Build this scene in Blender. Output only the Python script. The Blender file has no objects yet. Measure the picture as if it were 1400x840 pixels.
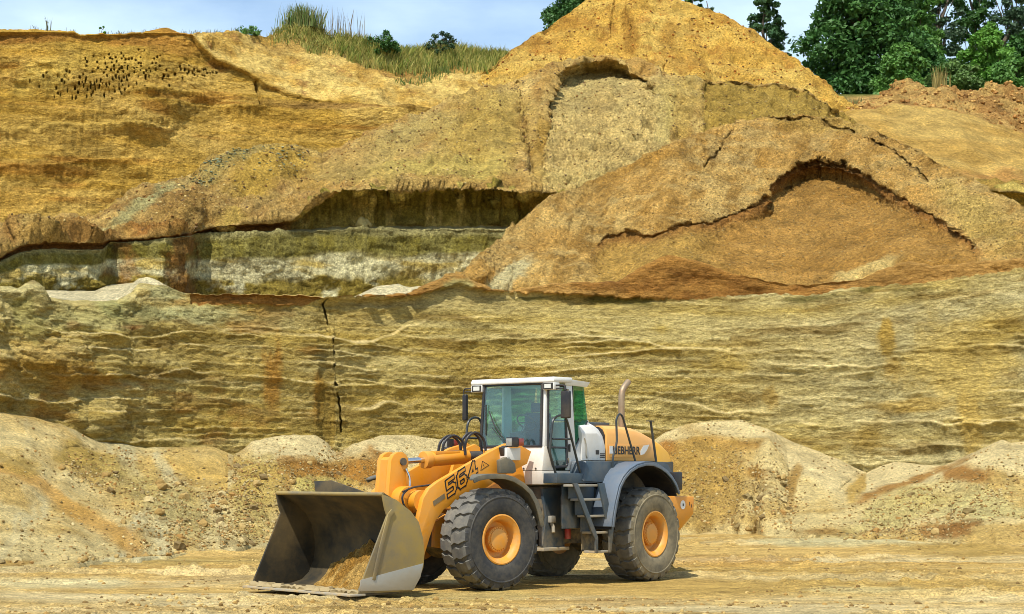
import bpy, bmesh, math, random
import numpy as np
from mathutils import Vector, Matrix

# ------------------------------------------------------------------ camera, world, sun, exposure
SC = bpy.context.scene
COL = SC.collection
F_PX, CAM_H, Y_HOR = 2490.0, 1.94, 650.0            # focal length in photo pixels (1400 wide), eye height, horizon row
PITCH = math.atan((Y_HOR - 420.0) / F_PX)
cam_d = bpy.data.cameras.new('camera')
cam = bpy.data.objects.new('camera', cam_d)
COL.objects.link(cam)
cam.location = (0, 0, CAM_H)
cam.rotation_euler = (math.pi / 2 + PITCH, 0, 0)
cam_d.sensor_width = 36.0
cam_d.lens = 36.0 * F_PX / 1400.0
cam_d.clip_end = 6000
SC.camera = cam

SUN_DIR = Vector((-0.22, -0.48, 0.85)).normalized()   # towards the sun: high, from behind the camera's left
sun_el = math.asin(SUN_DIR.z)
sun_az = math.atan2(SUN_DIR.x, SUN_DIR.y)
world = bpy.data.worlds.new('World')
SC.world = world
world.use_nodes = True
wn, wl = world.node_tree.nodes, world.node_tree.links
wn.clear()
w_out = wn.new('ShaderNodeOutputWorld')
w_bg = wn.new('ShaderNodeBackground')
w_sky = wn.new('ShaderNodeTexSky')
w_sky.sky_type = 'NISHITA'
w_sky.sun_disc = False
w_sky.sun_elevation = sun_el
w_sky.sun_rotation = sun_az
w_sky.air_density = 1.0
w_sky.dust_density = 0.6
w_sky.ozone_density = 1.6
w_tc = wn.new('ShaderNodeTexCoord')
w_map = wn.new('ShaderNodeMapping')
w_map.inputs['Scale'].default_value = (1.0, 1.0, 2.6)
w_no = wn.new('ShaderNodeTexNoise')
w_no.inputs['Scale'].default_value = 5.5
w_no.inputs['Detail'].default_value = 7.0
w_no.inputs['Roughness'].default_value = 0.52
w_ramp = wn.new('ShaderNodeValToRGB')
w_ramp.color_ramp.elements[0].position = 0.36
w_ramp.color_ramp.elements[0].color = (0, 0, 0, 1)
w_ramp.color_ramp.elements[1].position = 0.66
w_ramp.color_ramp.elements[1].color = (0.8, 0.8, 0.8, 1)
w_mix = wn.new('ShaderNodeMixRGB')
w_mix.inputs['Color2'].default_value = (4.9, 6.2, 7.1, 1)
wl.new(w_tc.outputs['Generated'], w_map.inputs['Vector'])
wl.new(w_map.outputs['Vector'], w_no.inputs['Vector'])
wl.new(w_no.outputs['Fac'], w_ramp.inputs['Fac'])
wl.new(w_ramp.outputs['Color'], w_mix.inputs['Fac'])
wl.new(w_sky.outputs['Color'], w_mix.inputs['Color1'])
wl.new(w_mix.outputs['Color'], w_bg.inputs['Color'])
w_bg.inputs['Strength'].default_value = 0.15
wl.new(w_bg.outputs['Background'], w_out.inputs['Surface'])

sun_d = bpy.data.lights.new('sun', 'SUN')
sun_d.energy = 4.5
sun_d.angle = math.radians(0.6)
sun_d.color = (1.0, 0.95, 0.86)
sun = bpy.data.objects.new('sun', sun_d)
COL.objects.link(sun)
sun.rotation_euler = SUN_DIR.to_track_quat('Z', 'Y').to_euler()
sun.location = (-20, -20, 60)

SC.view_settings.view_transform = 'Standard'
SC.view_settings.look = 'None'
SC.view_settings.exposure = 0.27
SC.view_settings.gamma = 1.0
SC.view_settings.use_curve_mapping = False
SC.cycles.filter_width = 0.9
SC.cycles.max_bounces = 6
SC.cycles.transparent_max_bounces = 16

# ------------------------------------------------------------------ helpers
RNG = np.random.RandomState(7)
random.seed(7)
PERM = np.concatenate([RNG.permutation(256)] * 3).astype(np.int32)
RVAL = RNG.rand(256).astype(np.float32)


def vn(x, y, z=0.0, seed=0):
    """value noise, about -1..1"""
    x, y, z = np.broadcast_arrays(np.asarray(x, np.float32), np.asarray(y, np.float32), np.asarray(z, np.float32))
    x = x + seed * 17.31
    y = y + seed * 9.17
    xi = np.floor(x).astype(np.int32); yi = np.floor(y).astype(np.int32); zi = np.floor(z).astype(np.int32)
    fx, fy, fz = x - xi, y - yi, z - zi
    fx = fx * fx * fx * (fx * (fx * 6 - 15) + 10)
    fy = fy * fy * fy * (fy * (fy * 6 - 15) + 10)
    fz = fz * fz * fz * (fz * (fz * 6 - 15) + 10)
    xi &= 255; yi &= 255; zi &= 255

    def h(a, b, c):
        return RVAL[PERM[PERM[PERM[(a & 255)] + (b & 255)] + (c & 255)]]
    def plane(c):
        a0 = h(xi, yi, c); a1 = h(xi + 1, yi, c)
        b0 = h(xi, yi + 1, c); b1 = h(xi + 1, yi + 1, c)
        a = a0 + (a1 - a0) * fx
        b = b0 + (b1 - b0) * fx
        return a + (b - a) * fy
    p0 = plane(zi)
    p1 = plane(zi + 1)
    return (p0 + (p1 - p0) * fz) * 2 - 1


def fbm(x, y, z=0.0, o=4, g=0.5, seed=0):
    s = 0.0; a = 1.0; t = 0.0; k = 1.0
    for i in range(o):
        s = s + a * vn(np.asarray(x) * k, np.asarray(y) * k, np.asarray(z) * k, seed + i * 3)
        t += a; a *= g; k *= 2.03
    return s / t * 1.35


def sst(a, b, x):
    t = np.clip((x - a) / (b - a), 0, 1)
    return t * t * (3 - 2 * t)


def S(r, g, b, k=1.0):
    """sRGB 0..255 -> linear albedo"""
    v = np.array([r, g, b], float) / 255.0
    return np.where(v <= 0.04045, v / 12.92, ((v + 0.055) / 1.055) ** 2.4) * k


def SB(c, k):
    """colour of stains and of painted light and shade, held close to the sand"""
    c = np.array(c, float) * 0.70 + np.array([190, 164, 90]) * 0.30
    c[1] += 5
    return S(*c, k)


def mixc(a, b, t):
    t = np.asarray(t)[..., None]
    return np.asarray(a) * (1 - t) + np.asarray(b) * t


CP, SP = math.cos(PITCH), math.sin(PITCH)


def world_pt(px, py, D):
    """photo pixel + distance (world Y) -> world xyz"""
    cx = (np.asarray(px, float) - 700) / F_PX
    cz = (420 - np.asarray(py, float)) / F_PX
    ry = CP - cz * SP
    rz = SP + cz * CP
    D = np.asarray(D, float)
    return cx / ry * D, D + 0 * cx, CAM_H + rz / ry * D


def py_of(z, D):
    """pixel row of height z at distance D"""
    k = (np.asarray(z, float) - CAM_H) / np.asarray(D, float)   # = rz/ry
    cz = (k * CP - SP) / (CP + k * SP)
    return 420 - cz * F_PX


def to_px(x, y, z):
    dy = y * CP + (z - CAM_H) * SP
    dz = -y * SP + (z - CAM_H) * CP
    return 700 + F_PX * x / dy, 420 - F_PX * dz / dy


def P(pts, px):
    """polyline value at px"""
    a = np.array(pts, float)
    return np.interp(px, a[:, 0], a[:, 1])


def smooth(a, k=25):
    ker = np.hanning(k + 2)[1:-1]
    ker /= ker.sum()
    return np.convolve(np.pad(a, k // 2, mode='edge'), ker, mode='valid')[:len(a)]


def cols(a=-30, b=1430, step=1.7, ext=350, cstep=12):
    left = np.arange(a - ext, a, cstep)
    mid = np.arange(a, b, step)
    right = np.arange(b, b + ext, cstep)
    return np.concatenate([left, mid, right])


def grid_normals(X, Y, Z):
    Pn = np.stack([X, Y, Z], -1)
    du = np.gradient(Pn, axis=1)
    dv = np.gradient(Pn, axis=0)
    n = np.cross(du, dv)
    n /= np.maximum(np.linalg.norm(n, axis=-1, keepdims=True), 1e-9)
    return n


def set_props(o, label=None, cat=None, group=None, kind=None):
    if label: o['label'] = label
    if cat: o['category'] = cat
    if group: o['group'] = group
    if kind: o['kind'] = kind
    return o


def grid_mesh(name, X, Y, Z, C, material, flip=False):
    nr, nc = X.shape
    me = bpy.data.meshes.new(name)
    n = nr * nc
    me.vertices.add(n)
    co = np.stack([X, Y, Z], -1).reshape(-1).astype(np.float32)
    me.vertices.foreach_set('co', co)
    i = np.arange(n).reshape(nr, nc)
    q = np.stack([i[:-1, :-1], i[:-1, 1:], i[1:, 1:], i[1:, :-1]], -1).reshape(-1, 4)
    if flip:
        q = q[:, ::-1]
    nq = len(q)
    me.loops.add(nq * 4)
    me.polygons.add(nq)
    me.loops.foreach_set('vertex_index', q.reshape(-1).astype(np.int32))
    me.polygons.foreach_set('loop_start', (np.arange(nq) * 4).astype(np.int32))
    me.polygons.foreach_set('use_smooth', np.ones(nq, dtype=bool))
    me.update(calc_edges=True)
    if C is not None:
        at = me.color_attributes.new('Col', 'FLOAT_COLOR', 'POINT')
        c4 = np.ones((n, 4), np.float32)
        c4[:, :3] = np.clip(np.asarray(C).reshape(-1, 3), 0.004, 0.9)
        at.data.foreach_set('color', c4.reshape(-1))
    me.materials.append(material)
    o = bpy.data.objects.new(name, me)
    COL.objects.link(o)
    return o


def lattice(px, rows, counts, ease=None):
    """rows: list of (py array, D array) over px; counts: subdivisions between consecutive rows"""
    PY, DD, T = [], [], []
    for r in range(len(rows) - 1):
        k = counts[r]
        ts = np.linspace(0, 1, k, endpoint=(r == len(rows) - 2))
        for t in ts:
            PY.append(rows[r][0] * (1 - t) + rows[r + 1][0] * t)
            DD.append(rows[r][1] * (1 - t) + rows[r + 1][1] * t)
            T.append(np.full(len(px), r + t))
    PY, DD, T = np.array(PY), np.array(DD), np.array(T)
    PX = np.broadcast_to(px, PY.shape).copy()
    return PX, PY, DD, T


def blob(PX, PY, cx, cy, rx, ry, soft=0.35, rough=0.5, seed=0, rot=0.0):
    dx, dy = PX - cx, PY - cy
    if rot:
        c, s = math.cos(rot), math.sin(rot)
        dx, dy = dx * c + dy * s, -dx * s + dy * c
    d = np.sqrt((dx / rx) ** 2 + (dy / ry) ** 2)
    d = d + rough * fbm(PX / (rx * 0.5 + 8), PY / (ry * 0.5 + 8), 0, 4, 0.6, seed)
    return 1 - sst(1 - soft, 1 + soft, d)


def groove(PX, PY, pts, width):
    """distance mask to a polyline in the photo plane"""
    out = np.zeros_like(PX)
    a = np.array(pts, float)
    m = (PX > a[:, 0].min() - 10) & (PX < a[:, 0].max() + 10) & (PY > a[:, 1].min() - 10) & (PY < a[:, 1].max() + 10)
    x, y = PX[m], PY[m]
    d = np.full(x.shape, 1e9)
    for (x0, y0), (x1, y1) in zip(a[:-1], a[1:]):
        vx, vy = x1 - x0, y1 - y0
        t = np.clip(((x - x0) * vx + (y - y0) * vy) / (vx * vx + vy * vy), 0, 1)
        d = np.minimum(d, np.hypot(x - x0 - t * vx, y - y0 - t * vy))
    out[m] = 1 - sst(width * 0.3, width, d)
    return out


# ------------------------------------------------------------------ materials
def nodes_of(name):
    m = bpy.data.materials.new(name)
    m.use_nodes = True
    nt = m.node_tree
    b = nt.nodes['Principled BSDF']
    return m, nt, b


def sand_material(name, fine=14.0, grit=60.0, bump=0.5, bump_d=0.06, var=0.34, speck=0.0, stretch=(1, 1, 1)):
    """granular earth: colour from the 'Col' attribute, broken up by grain and relief"""
    m, nt, b = nodes_of(name)
    N, L = nt.nodes, nt.links
    at = N.new('ShaderNodeAttribute'); at.attribute_name = 'Col'
    tc = N.new('ShaderNodeTexCoord')
    mp = N.new('ShaderNodeMapping'); mp.inputs['Scale'].default_value = stretch
    L.new(tc.outputs['Object'], mp.inputs['Vector'])
    n1 = N.new('ShaderNodeTexNoise'); n1.inputs['Scale'].default_value = fine * 0.11
    n1.inputs['Detail'].default_value = 9; n1.inputs['Roughness'].default_value = 0.68
    n2 = N.new('ShaderNodeTexNoise'); n2.inputs['Scale'].default_value = fine
    n2.inputs['Detail'].default_value = 6; n2.inputs['Roughness'].default_value = 0.7
    L.new(mp.outputs['Vector'], n1.inputs['Vector'])
    L.new(mp.outputs['Vector'], n2.inputs['Vector'])
    r1 = N.new('ShaderNodeMapRange')
    r1.inputs['From Min'].default_value = 0.3; r1.inputs['From Max'].default_value = 0.7
    r1.inputs['To Min'].default_value = 1 - var; r1.inputs['To Max'].default_value = 1 + var * 0.8
    L.new(n1.outputs['Fac'], r1.inputs['Value'])
    r2 = N.new('ShaderNodeMapRange')
    r2.inputs['From Min'].default_value = 0.36; r2.inputs['From Max'].default_value = 0.62
    r2.inputs['To Min'].default_value = 1 - var * 0.9; r2.inputs['To Max'].default_value = 1 + var * 0.75
    L.new(n2.outputs['Fac'], r2.inputs['Value'])
    n4 = N.new('ShaderNodeTexNoise'); n4.inputs['Scale'].default_value = grit * 0.42
    n4.inputs['Detail'].default_value = 4; n4.inputs['Roughness'].default_value = 0.8
    L.new(tc.outputs['Object'], n4.inputs['Vector'])
    r4 = N.new('ShaderNodeMapRange')
    r4.inputs['From Min'].default_value = 0.36; r4.inputs['From Max'].default_value = 0.62
    r4.inputs['To Min'].default_value = 1 - var * 1.15; r4.inputs['To Max'].default_value = 1 + var * 1.0
    L.new(n4.outputs['Fac'], r4.inputs['Value'])
    m4 = N.new('ShaderNodeMath'); m4.operation = 'MULTIPLY'
    L.new(r4.outputs['Result'], m4.inputs[0]); L.new(r2.outputs['Result'], m4.inputs[1])
    mu = N.new('ShaderNodeMath'); mu.operation = 'MULTIPLY'
    L.new(r1.outputs['Result'], mu.inputs[0]); L.new(m4.outputs['Value'], mu.inputs[1])
    vm = N.new('ShaderNodeVectorMath'); vm.operation = 'SCALE'
    L.new(at.outputs['Color'], vm.inputs[0]); L.new(mu.outputs['Value'], vm.inputs['Scale'])
    src = vm.outputs['Vector']
    if speck > 0:
        vo = N.new('ShaderNodeTexVoronoi'); vo.inputs['Scale'].default_value = 13.0; vo.inputs['Randomness'].default_value = 1.0
        L.new(tc.outputs['Object'], vo.inputs['Vector'])
        sr = N.new('ShaderNodeMapRange')
        sr.inputs['From Min'].default_value = 0.08; sr.inputs['From Max'].default_value = 0.30
        sr.inputs['To Min'].default_value = speck; sr.inputs['To Max'].default_value = 0.0
        L.new(vo.outputs['Distance'], sr.inputs['Value'])
        pn = N.new('ShaderNodeMapRange'); pn.inputs['From Min'].default_value = .45; pn.inputs['From Max'].default_value = .68
        L.new(n1.outputs['Fac'], pn.inputs['Value'])
        pm = N.new('ShaderNodeMath'); pm.operation = 'MULTIPLY'; L.new(pn.outputs['Result'], pm.inputs[0]); L.new(sr.outputs['Result'], pm.inputs[1])
        pm2 = N.new('ShaderNodeMath'); pm2.operation = 'MULTIPLY'; pm2.inputs[1].default_value = 2.4; pm2.use_clamp = True; L.new(pm.outputs['Value'], pm2.inputs[0])
        mx = N.new('ShaderNodeMixRGB'); mx.inputs['Color2'].default_value = (0.14, 0.11, 0.06, 1)
        L.new(pm2.outputs['Value'], mx.inputs['Fac'])
        L.new(src, mx.inputs['Color1'])
        src = mx.outputs['Color']
    L.new(src, b.inputs['Base Color'])
    b.inputs['Roughness'].default_value = 0.96
    b.inputs['Specular IOR Level'].default_value = 0.12
    n3 = N.new('ShaderNodeTexNoise'); n3.inputs['Scale'].default_value = grit * 0.25
    n3.inputs['Detail'].default_value = 7; n3.inputs['Roughness'].default_value = 0.75
    L.new(mp.outputs['Vector'], n3.inputs['Vector'])
    bp = N.new('ShaderNodeBump'); bp.inputs['Strength'].default_value = bump; bp.inputs['Distance'].default_value = bump_d
    L.new(n3.outputs['Fac'], bp.inputs['Height'])
    n5 = N.new('ShaderNodeTexNoise'); n5.inputs['Scale'].default_value = grit * 0.075
    n5.inputs['Detail'].default_value = 5; n5.inputs['Roughness'].default_value = 0.7
    L.new(mp.outputs['Vector'], n5.inputs['Vector'])
    bp2 = N.new('ShaderNodeBump'); bp2.inputs['Strength'].default_value = bump; bp2.inputs['Distance'].default_value = bump_d * 2.6
    L.new(n5.outputs['Fac'], bp2.inputs['Height']); L.new(bp.outputs['Normal'], bp2.inputs['Normal'])
    L.new(bp2.outputs['Normal'], b.inputs['Normal'])
    return m


M_WALL = sand_material('bedded sand', 9, 60, 0.9, 0.09, 0.34, stretch=(0.55, 0.55, 1.5))
M_LOOSE = sand_material('loose gravelly sand', 9, 70, 0.9, 0.07, 0.34, speck=0.22)
M_PILE = sand_material('heaped sand', 7, 50, 1.0, 0.11, 0.42, speck=0.14)
M_BACK = sand_material('ochre sand face', 5, 34, 0.9, 0.14, 0.36, stretch=(0.6, 0.6, 1.3))
M_FLOOR = sand_material('rutted sand floor', 6, 60, 0.95, 0.07, 0.34, speck=0.15, stretch=(0.5, 1.0, 1.0))

# ================================================================== THE PIT: floor, talus, faces, heaps
K = 0.82                                                # photo tone -> albedo

# distance of the working face along the photo's columns
WALL_D = [(-420, 46), (-150, 53), (0, 56.5), (100, 58.5), (200, 60.5), (330, 62.8), (430, 64.5), (560, 67), (700, 69), (1000, 69.5), (1200, 67), (1400, 63), (1800, 54)]
FOOT_PY = [(-420, 800), (0, 778), (100, 771), (200, 762), (300, 753), (360, 744), (450, 737), (600, 731), (940, 729), (1000, 731), (1100, 736), (1250, 742), (1400, 748), (1800, 765)]

# ---- floor: one sheet, dense where the photo shows it
def build_floor():
    fx = np.concatenate([np.linspace(-2500, -60, 14)[:-1], np.linspace(-60, -15, 60)[:-1], np.linspace(-15, 22, 900)[:-1], np.linspace(22, 60, 50)[:-1], np.linspace(60, 2500, 14)])
    inv = np.linspace(1 / 23.0, 1 / 74.0, 330)
    fy = np.concatenate([np.linspace(-2500, -20, 8)[:-1], np.linspace(-20, 23, 60)[:-1], 1 / inv[:-1], np.linspace(74, 100, 12)[:-1], np.linspace(100, 5000, 12)])
    X, Y = np.meshgrid(fx, fy)
    near = ((np.abs(X) < 70) & (Y > -20) & (Y < 80)).astype(float)
    z = 0.10 * fbm(X / 9, Y / 7, 0, 3, 0.5, 1) + 0.035 * fbm(X / 1.8, Y / 0.8, 0, 4, 0.55, 2)
    # wheel ruts running across the view
    w = Y + 0.10 * X * np.sin(0.02 * X) + 1.6 * fbm(X / 16, Y / 9, 0, 2, 0.5, 5)
    rut = np.zeros_like(X)
    for c, wd, dp in ((26.3, .30, .07), (28.2, .32, .08), (29.3, .22, .04), (34.6, .35, .08), (37.0, .35, .08), (40.2, .3, .06), (42.4, .3, .06), (46.0, .4, .07), (48.5, .4, .07), (52, .5, .06)):
        u = (w - c) / wd
        rut += 1.5 * dp * (-np.exp(-u * u) + 0.75 * np.exp(-(np.abs(u) - 1.5) ** 2 * 3))
    lug = (np.sin(X * 17 + 3 * fbm(X / 2, Y, 0, 2, .5, 8)) > 0.2) * np.exp(-((w - 28.2) / .22) ** 2) * 0.02
    patch = sst(-0.5, 0.5, fbm(X / 7, Y / 5, 0, 2, 0.5, 9))
    z = z + rut * patch + lug
    clod = fbm(X / 0.35, Y / 0.28, 0, 3, 0.6, 11)
    z = z + 0.045 * np.maximum(clod - 0.12, 0) * sst(-0.2, 0.6, fbm(X / 5, Y / 2.2, 0, 3, .5, 12)) * 3
    # level under the machine so that tyres touch
    lev = np.exp(-(((X - 0.4) / 4.6) ** 2 + ((Y - 32.2) / 3.8) ** 2) ** 2)
    z = z * (1 - 0.93 * lev) + lev * 0.004 * clod
    z = z * near - 0.6 * (1 - near)
    pale = sst(0.05, 0.75, fbm(X / 8, Y / 2.6, 0, 4, 0.55, 21))
    dark = sst(0.1, 0.8, fbm(X / 4.0, Y / 1.1, 0, 4, 0.6, 22))
    C = mixc(S(214, 178, 104, K), S(228, 204, 146, K), pale)
    C = mixc(C, S(178, 138, 66, K), dark * 0.55)
    PXf, PYf = to_px(X, np.maximum(Y, 2), z)
    for (cx, cy, rx, ry, c, a, sd) in [(330, 728, 60, 10, (236, 224, 190), .9, 1), (300, 744, 90, 7, (232, 216, 176), .7, 2), (60, 798, 120, 8, (232, 222, 190), .6, 3), (1180, 806, 70, 4, (236, 222, 180), .8, 4),
                                       (1000, 768, 90, 7, (190, 120, 50), .45, 5), (1330, 752, 90, 9, (170, 130, 66), .6, 6), (1150, 800, 300, 22, (196, 150, 72), .4, 7), (1130, 740, 120, 6, (226, 214, 176), .7, 10),
                                       (150, 768, 200, 5, (170, 138, 78), .6, 8), (640, 815, 120, 8, (226, 192, 120), .5, 9)]:
        C = mixc(C, SB(c, K), a * blob(PXf, PYf, cx, cy, rx, ry, .5, .5, sd) * near)
    o = grid_mesh('quarry_floor', X, Y, z, C, M_FLOOR)
    set_props(o, 'rutted pale sand floor of the pit under the loader', 'ground', kind='structure')
    return o

floor_o = build_floor()


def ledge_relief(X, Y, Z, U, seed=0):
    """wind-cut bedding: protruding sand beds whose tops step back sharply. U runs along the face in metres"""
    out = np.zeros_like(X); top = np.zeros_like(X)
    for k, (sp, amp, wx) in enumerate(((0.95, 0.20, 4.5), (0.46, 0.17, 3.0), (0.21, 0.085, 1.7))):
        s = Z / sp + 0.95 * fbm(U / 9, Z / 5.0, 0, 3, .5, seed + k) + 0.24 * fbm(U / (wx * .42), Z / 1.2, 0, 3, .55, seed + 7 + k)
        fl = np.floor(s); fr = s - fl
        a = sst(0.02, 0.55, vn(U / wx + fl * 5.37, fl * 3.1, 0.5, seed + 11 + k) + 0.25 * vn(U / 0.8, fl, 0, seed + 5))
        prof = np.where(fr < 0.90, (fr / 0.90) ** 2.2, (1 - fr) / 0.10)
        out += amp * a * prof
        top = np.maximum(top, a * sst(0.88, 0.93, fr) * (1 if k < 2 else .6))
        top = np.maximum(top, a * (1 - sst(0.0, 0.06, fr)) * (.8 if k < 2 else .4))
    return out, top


# ---- lower working face
CREST = [(-420, 372), (-100, 384), (0, 392), (25, 394), (46, 383), (60, 405), (100, 411), (160, 411), (180, 400), (190, 388), (222, 391), (250, 401), (300, 402), (340, 401), (420, 403), (450, 406), (557, 405), (590, 388), (612, 376), (625, 376), (650, 387), (672, 396), (700, 399), (752, 388), (847, 386), (875, 367), (912, 349), (930, 353), (950, 357), (987, 370), (1050, 384), (1100, 390), (1137, 385), (1175, 382), (1210, 367), (1247, 359), (1275, 365), (1355, 357), (1400, 355), (1800, 335)]
ORANGE_BOTTOM = [(-420, 0), (255, 0), (262, 416), (350, 416), (420, 415), (440, 409), (448, 405), (560, 406), (590, 400), (612, 392), (625, 390), (660, 398), (700, 401), (760, 402), (850, 406), (900, 410), (950, 408), (1050, 401), (1100, 406), (1150, 396), (1250, 390), (1320, 381), (1400, 367), (1800, 350)]


def build_wall():
    px = np.unique(np.round(np.concatenate([cols(step=1.65), np.arange(438, 476, .55)]), 3))
    D0 = P(WALL_D, px)
    cr = P(CREST, px) + 2.0 * fbm(px / 14, 0 * px, 0, 3, .6, 3)
    zb = py_of(-0.8, D0)
    talus_top = py_of(1.2, D0)
    rows = [(zb, D0), (talus_top, D0 + 0.15), (np.full_like(px, 500.0), D0 + 0.85), (cr, D0 + 1.6), (py_of(world_pt(px, cr, D0 + 1.6)[2] - 0.05, D0 + 3.2), D0 + 3.2), (py_of(world_pt(px, cr, D0 + 1.6)[2] - 0.4, D0 + 9), D0 + 9)]
    PX, PY, DD, T = lattice(px, rows, [14, 95, 75, 8, 6])
    orange = (PY < P(ORANGE_BOTTOM, PX) + 2.5 * fbm(PX / 9, PY / 9, 0, 3, .5, 4)) & (T <= 3.02)
    # vertical fissure and its collapsed strip
    fis = groove(PX, PY, [(451, 404), (446, 414), (450, 425), (453, 440), (456, 470), (457, 490), (457, 515), (460, 535), (464, 545), (465, 565), (467, 590)], 1.5)
    gap = sst(-0.35, 0.1, vn(PY / 9.0, 0 * PY, 0, 3))
    strip = blob(PX, PY, 447, 560, 9, 95, .35, .2, 5)
    DD = DD + 0.22 * strip
    # buttresses of the rougher left part
    DD = DD - 0.45 * sst(330, 150, PX) * sst(0, 1, fbm(PX / 60, PY / 200, 0, 2, .5, 31)) * sst(3.1, 2.4, T)
    # hump faces of the orange layer overhang slightly
    X, Y, Z = world_pt(PX, PY, DD)
    U = np.cumsum(np.hypot(np.gradient(X, axis=1), np.gradient(Y, axis=1)), axis=1)
    U = np.broadcast_to(U[110], X.shape)
    led, top = ledge_relief(X, Y, Z, U, 40)
    face = sst(3.02, 2.9, T)
    upper = sst(1.02, 1.6, T) * face
    lowk = 1 - 0.62 * sst(470, 420, PY)                   # beds are crisper lower down
    leftk = 1 - 0.35 * sst(330, 200, PX)
    d = 0.55 * fbm(U / 8, Z / 7, 0, 3, .5, 50) + led * lowk * leftk * (1 - 0.15 * sst(850, 1150, PX))
    d += 0.055 * fbm(U / 0.9, Z / 0.45, 0, 5, .62, 51) + 0.028 * fbm(U / 0.22, Z / 0.12, 0, 3, .6, 55)
    rough = sst(340, 120, PX)
    d += rough * (0.34 * fbm(U / 1.4 + Z / 2.0, Z / 0.9, 0, 5, .55, 52))
    d += 0.022 * fbm(U / 0.16, Z / 1.5, 0, 2, .5, 53) * sst(800, 1000, PX)     # tooth marks
    d *= face
    d = np.where(orange, 0.12 * fbm(U / 1.2, Z / .6, 0, 4, .6, 54) + 0.25 * fbm(U / 5, Z / 3, 0, 2, .5, 50), d)
    n = grid_normals(X, Y, Z)
    n = n * np.sign(-n[..., 1:2] + 1e-9)                    # face the pit
    n[..., 2] *= 0.2
    X, Y, Z = X + n[..., 0] * d, Y + n[..., 1] * d, Z + n[..., 2] * d
    Y = Y + 0.55 * fis * np.where(PY > 500, gap, 1.0) * face
    # colour: bedded ochre sand, paler greenish towards the top right, iron stains
    b1 = fbm(U / 9, Z / 0.35, 0, 4, .6, 60)
    b2 = fbm(U / 5, Z / 1.6, 0, 4, .55, 61)
    C = mixc(S(188, 162, 84, K), S(206, 186, 118, K), sst(-0.5, 0.6, b1))
    C = mixc(C, S(178, 146, 60, K), 0.55 * sst(0.0, 0.8, b2))
    C = mixc(C, S(200, 186, 128, K), 0.60 * sst(450, 400, PY) * sst(-.5, .5, fbm(U / 4, Z / 1.2, 0, 3, .5, 62)))
    C = mixc(C, S(206, 194, 142, K), 0.65 * sst(850, 1250, PX) * sst(-.6, .4, fbm(U / 5, Z / 1.4, 0, 3, .5, 63)))
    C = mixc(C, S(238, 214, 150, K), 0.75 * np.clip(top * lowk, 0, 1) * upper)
    st = sst(0.28, 0.75, fbm(U / 2.4, Z / 1.0, 0, 5, .6, 64))
    C = mixc(C, S(174, 124, 56, K), 0.6 * st * sst(560, 250, PX))
    C = mixc(C, S(134, 106, 46, K), 0.65 * sst(0.25, 0.8, fbm(U / 3, Z / 0.5, 0, 4, .6, 66)))
    for (cx, cy, rx, ry, c, a, sd) in [(375, 515, 12, 45, (178, 108, 34), .8, 1), (438, 535, 8, 30, (180, 118, 40), .8, 2), (430, 478, 14, 6, (176, 112, 40), .7, 3), (95, 446, 14, 5, (150, 60, 20), .9, 4), (170, 448, 18, 3, (150, 62, 20), .9, 5),
                                       (40, 500, 60, 30, (170, 116, 40), .5, 6), (215, 430, 40, 10, (188, 186, 140), .8, 7), (120, 440, 80, 20, (176, 170, 120), .6, 8), (290, 430, 60, 12, (206, 200, 150), .8, 9),
                                       (1218, 465, 12, 22, (186, 140, 54), .85, 10), (1225, 505, 12, 14, (176, 128, 50), .7, 11), (1310, 490, 60, 60, (214, 176, 96), .75, 12), (1240, 555, 70, 9, (206, 160, 76), .7, 13), (1330, 575, 14, 50, (214, 172, 92), .8, 14),
                                       (1190, 600, 22, 26, (150, 112, 48), .7, 15), (1055, 545, 10, 14, (176, 128, 52), .7, 16), (985, 500, 40, 14, (190, 150, 64), .6, 17), (905, 450, 14, 7, (176, 140, 56), .6, 18), (450, 560, 9, 60, (150, 112, 44), .7, 19),
                                       (230, 400, 26, 8, (196, 190, 146), .8, 20), (150, 425, 24, 14, (160, 160, 110), .7, 21), (30, 430, 20, 30, (150, 140, 84), .7, 22), (20, 500, 90, 6, (176, 122, 44), .5, 23)]:
        C = mixc(C, SB(c, K), a * blob(PX, PY, cx, cy, rx, ry, .5, .6, sd))
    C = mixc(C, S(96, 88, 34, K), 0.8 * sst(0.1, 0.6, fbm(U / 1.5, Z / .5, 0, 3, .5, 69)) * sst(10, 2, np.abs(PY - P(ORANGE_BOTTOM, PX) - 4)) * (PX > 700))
    oc = mixc(S(176, 128, 62, K), S(152, 106, 50, K), sst(-.4, .5, fbm(U / 1.6, Z / .5, 0, 4, .6, 67)))
    oc = mixc(oc, S(190, 146, 78, K), sst(0.0, .6, fbm(U / 3, Z / 1.5, 0, 3, .5, 68)))
    C = np.where(orange[..., None], oc, C)
    C = mixc(C, S(178, 162, 100, K), orange * blob(PX, PY, 625, 390, 22, 10, .4, .4, 3))
    back = sst(3.0, 3.3, T)
    C = mixc(C, mixc(S(222, 186, 110, K), S(236, 222, 186, K), sst(260, 180, PX) + 0.8 * blob(PX, 0 * PX, 520, 0, 70, 10, .5, .2, 2)), back)
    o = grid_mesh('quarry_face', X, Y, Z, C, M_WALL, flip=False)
    set_props(o, 'tall bedded ochre sand face behind the loader, split by a dark vertical crack', 'cliff', kind='structure')
    return o

build_wall()

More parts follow.
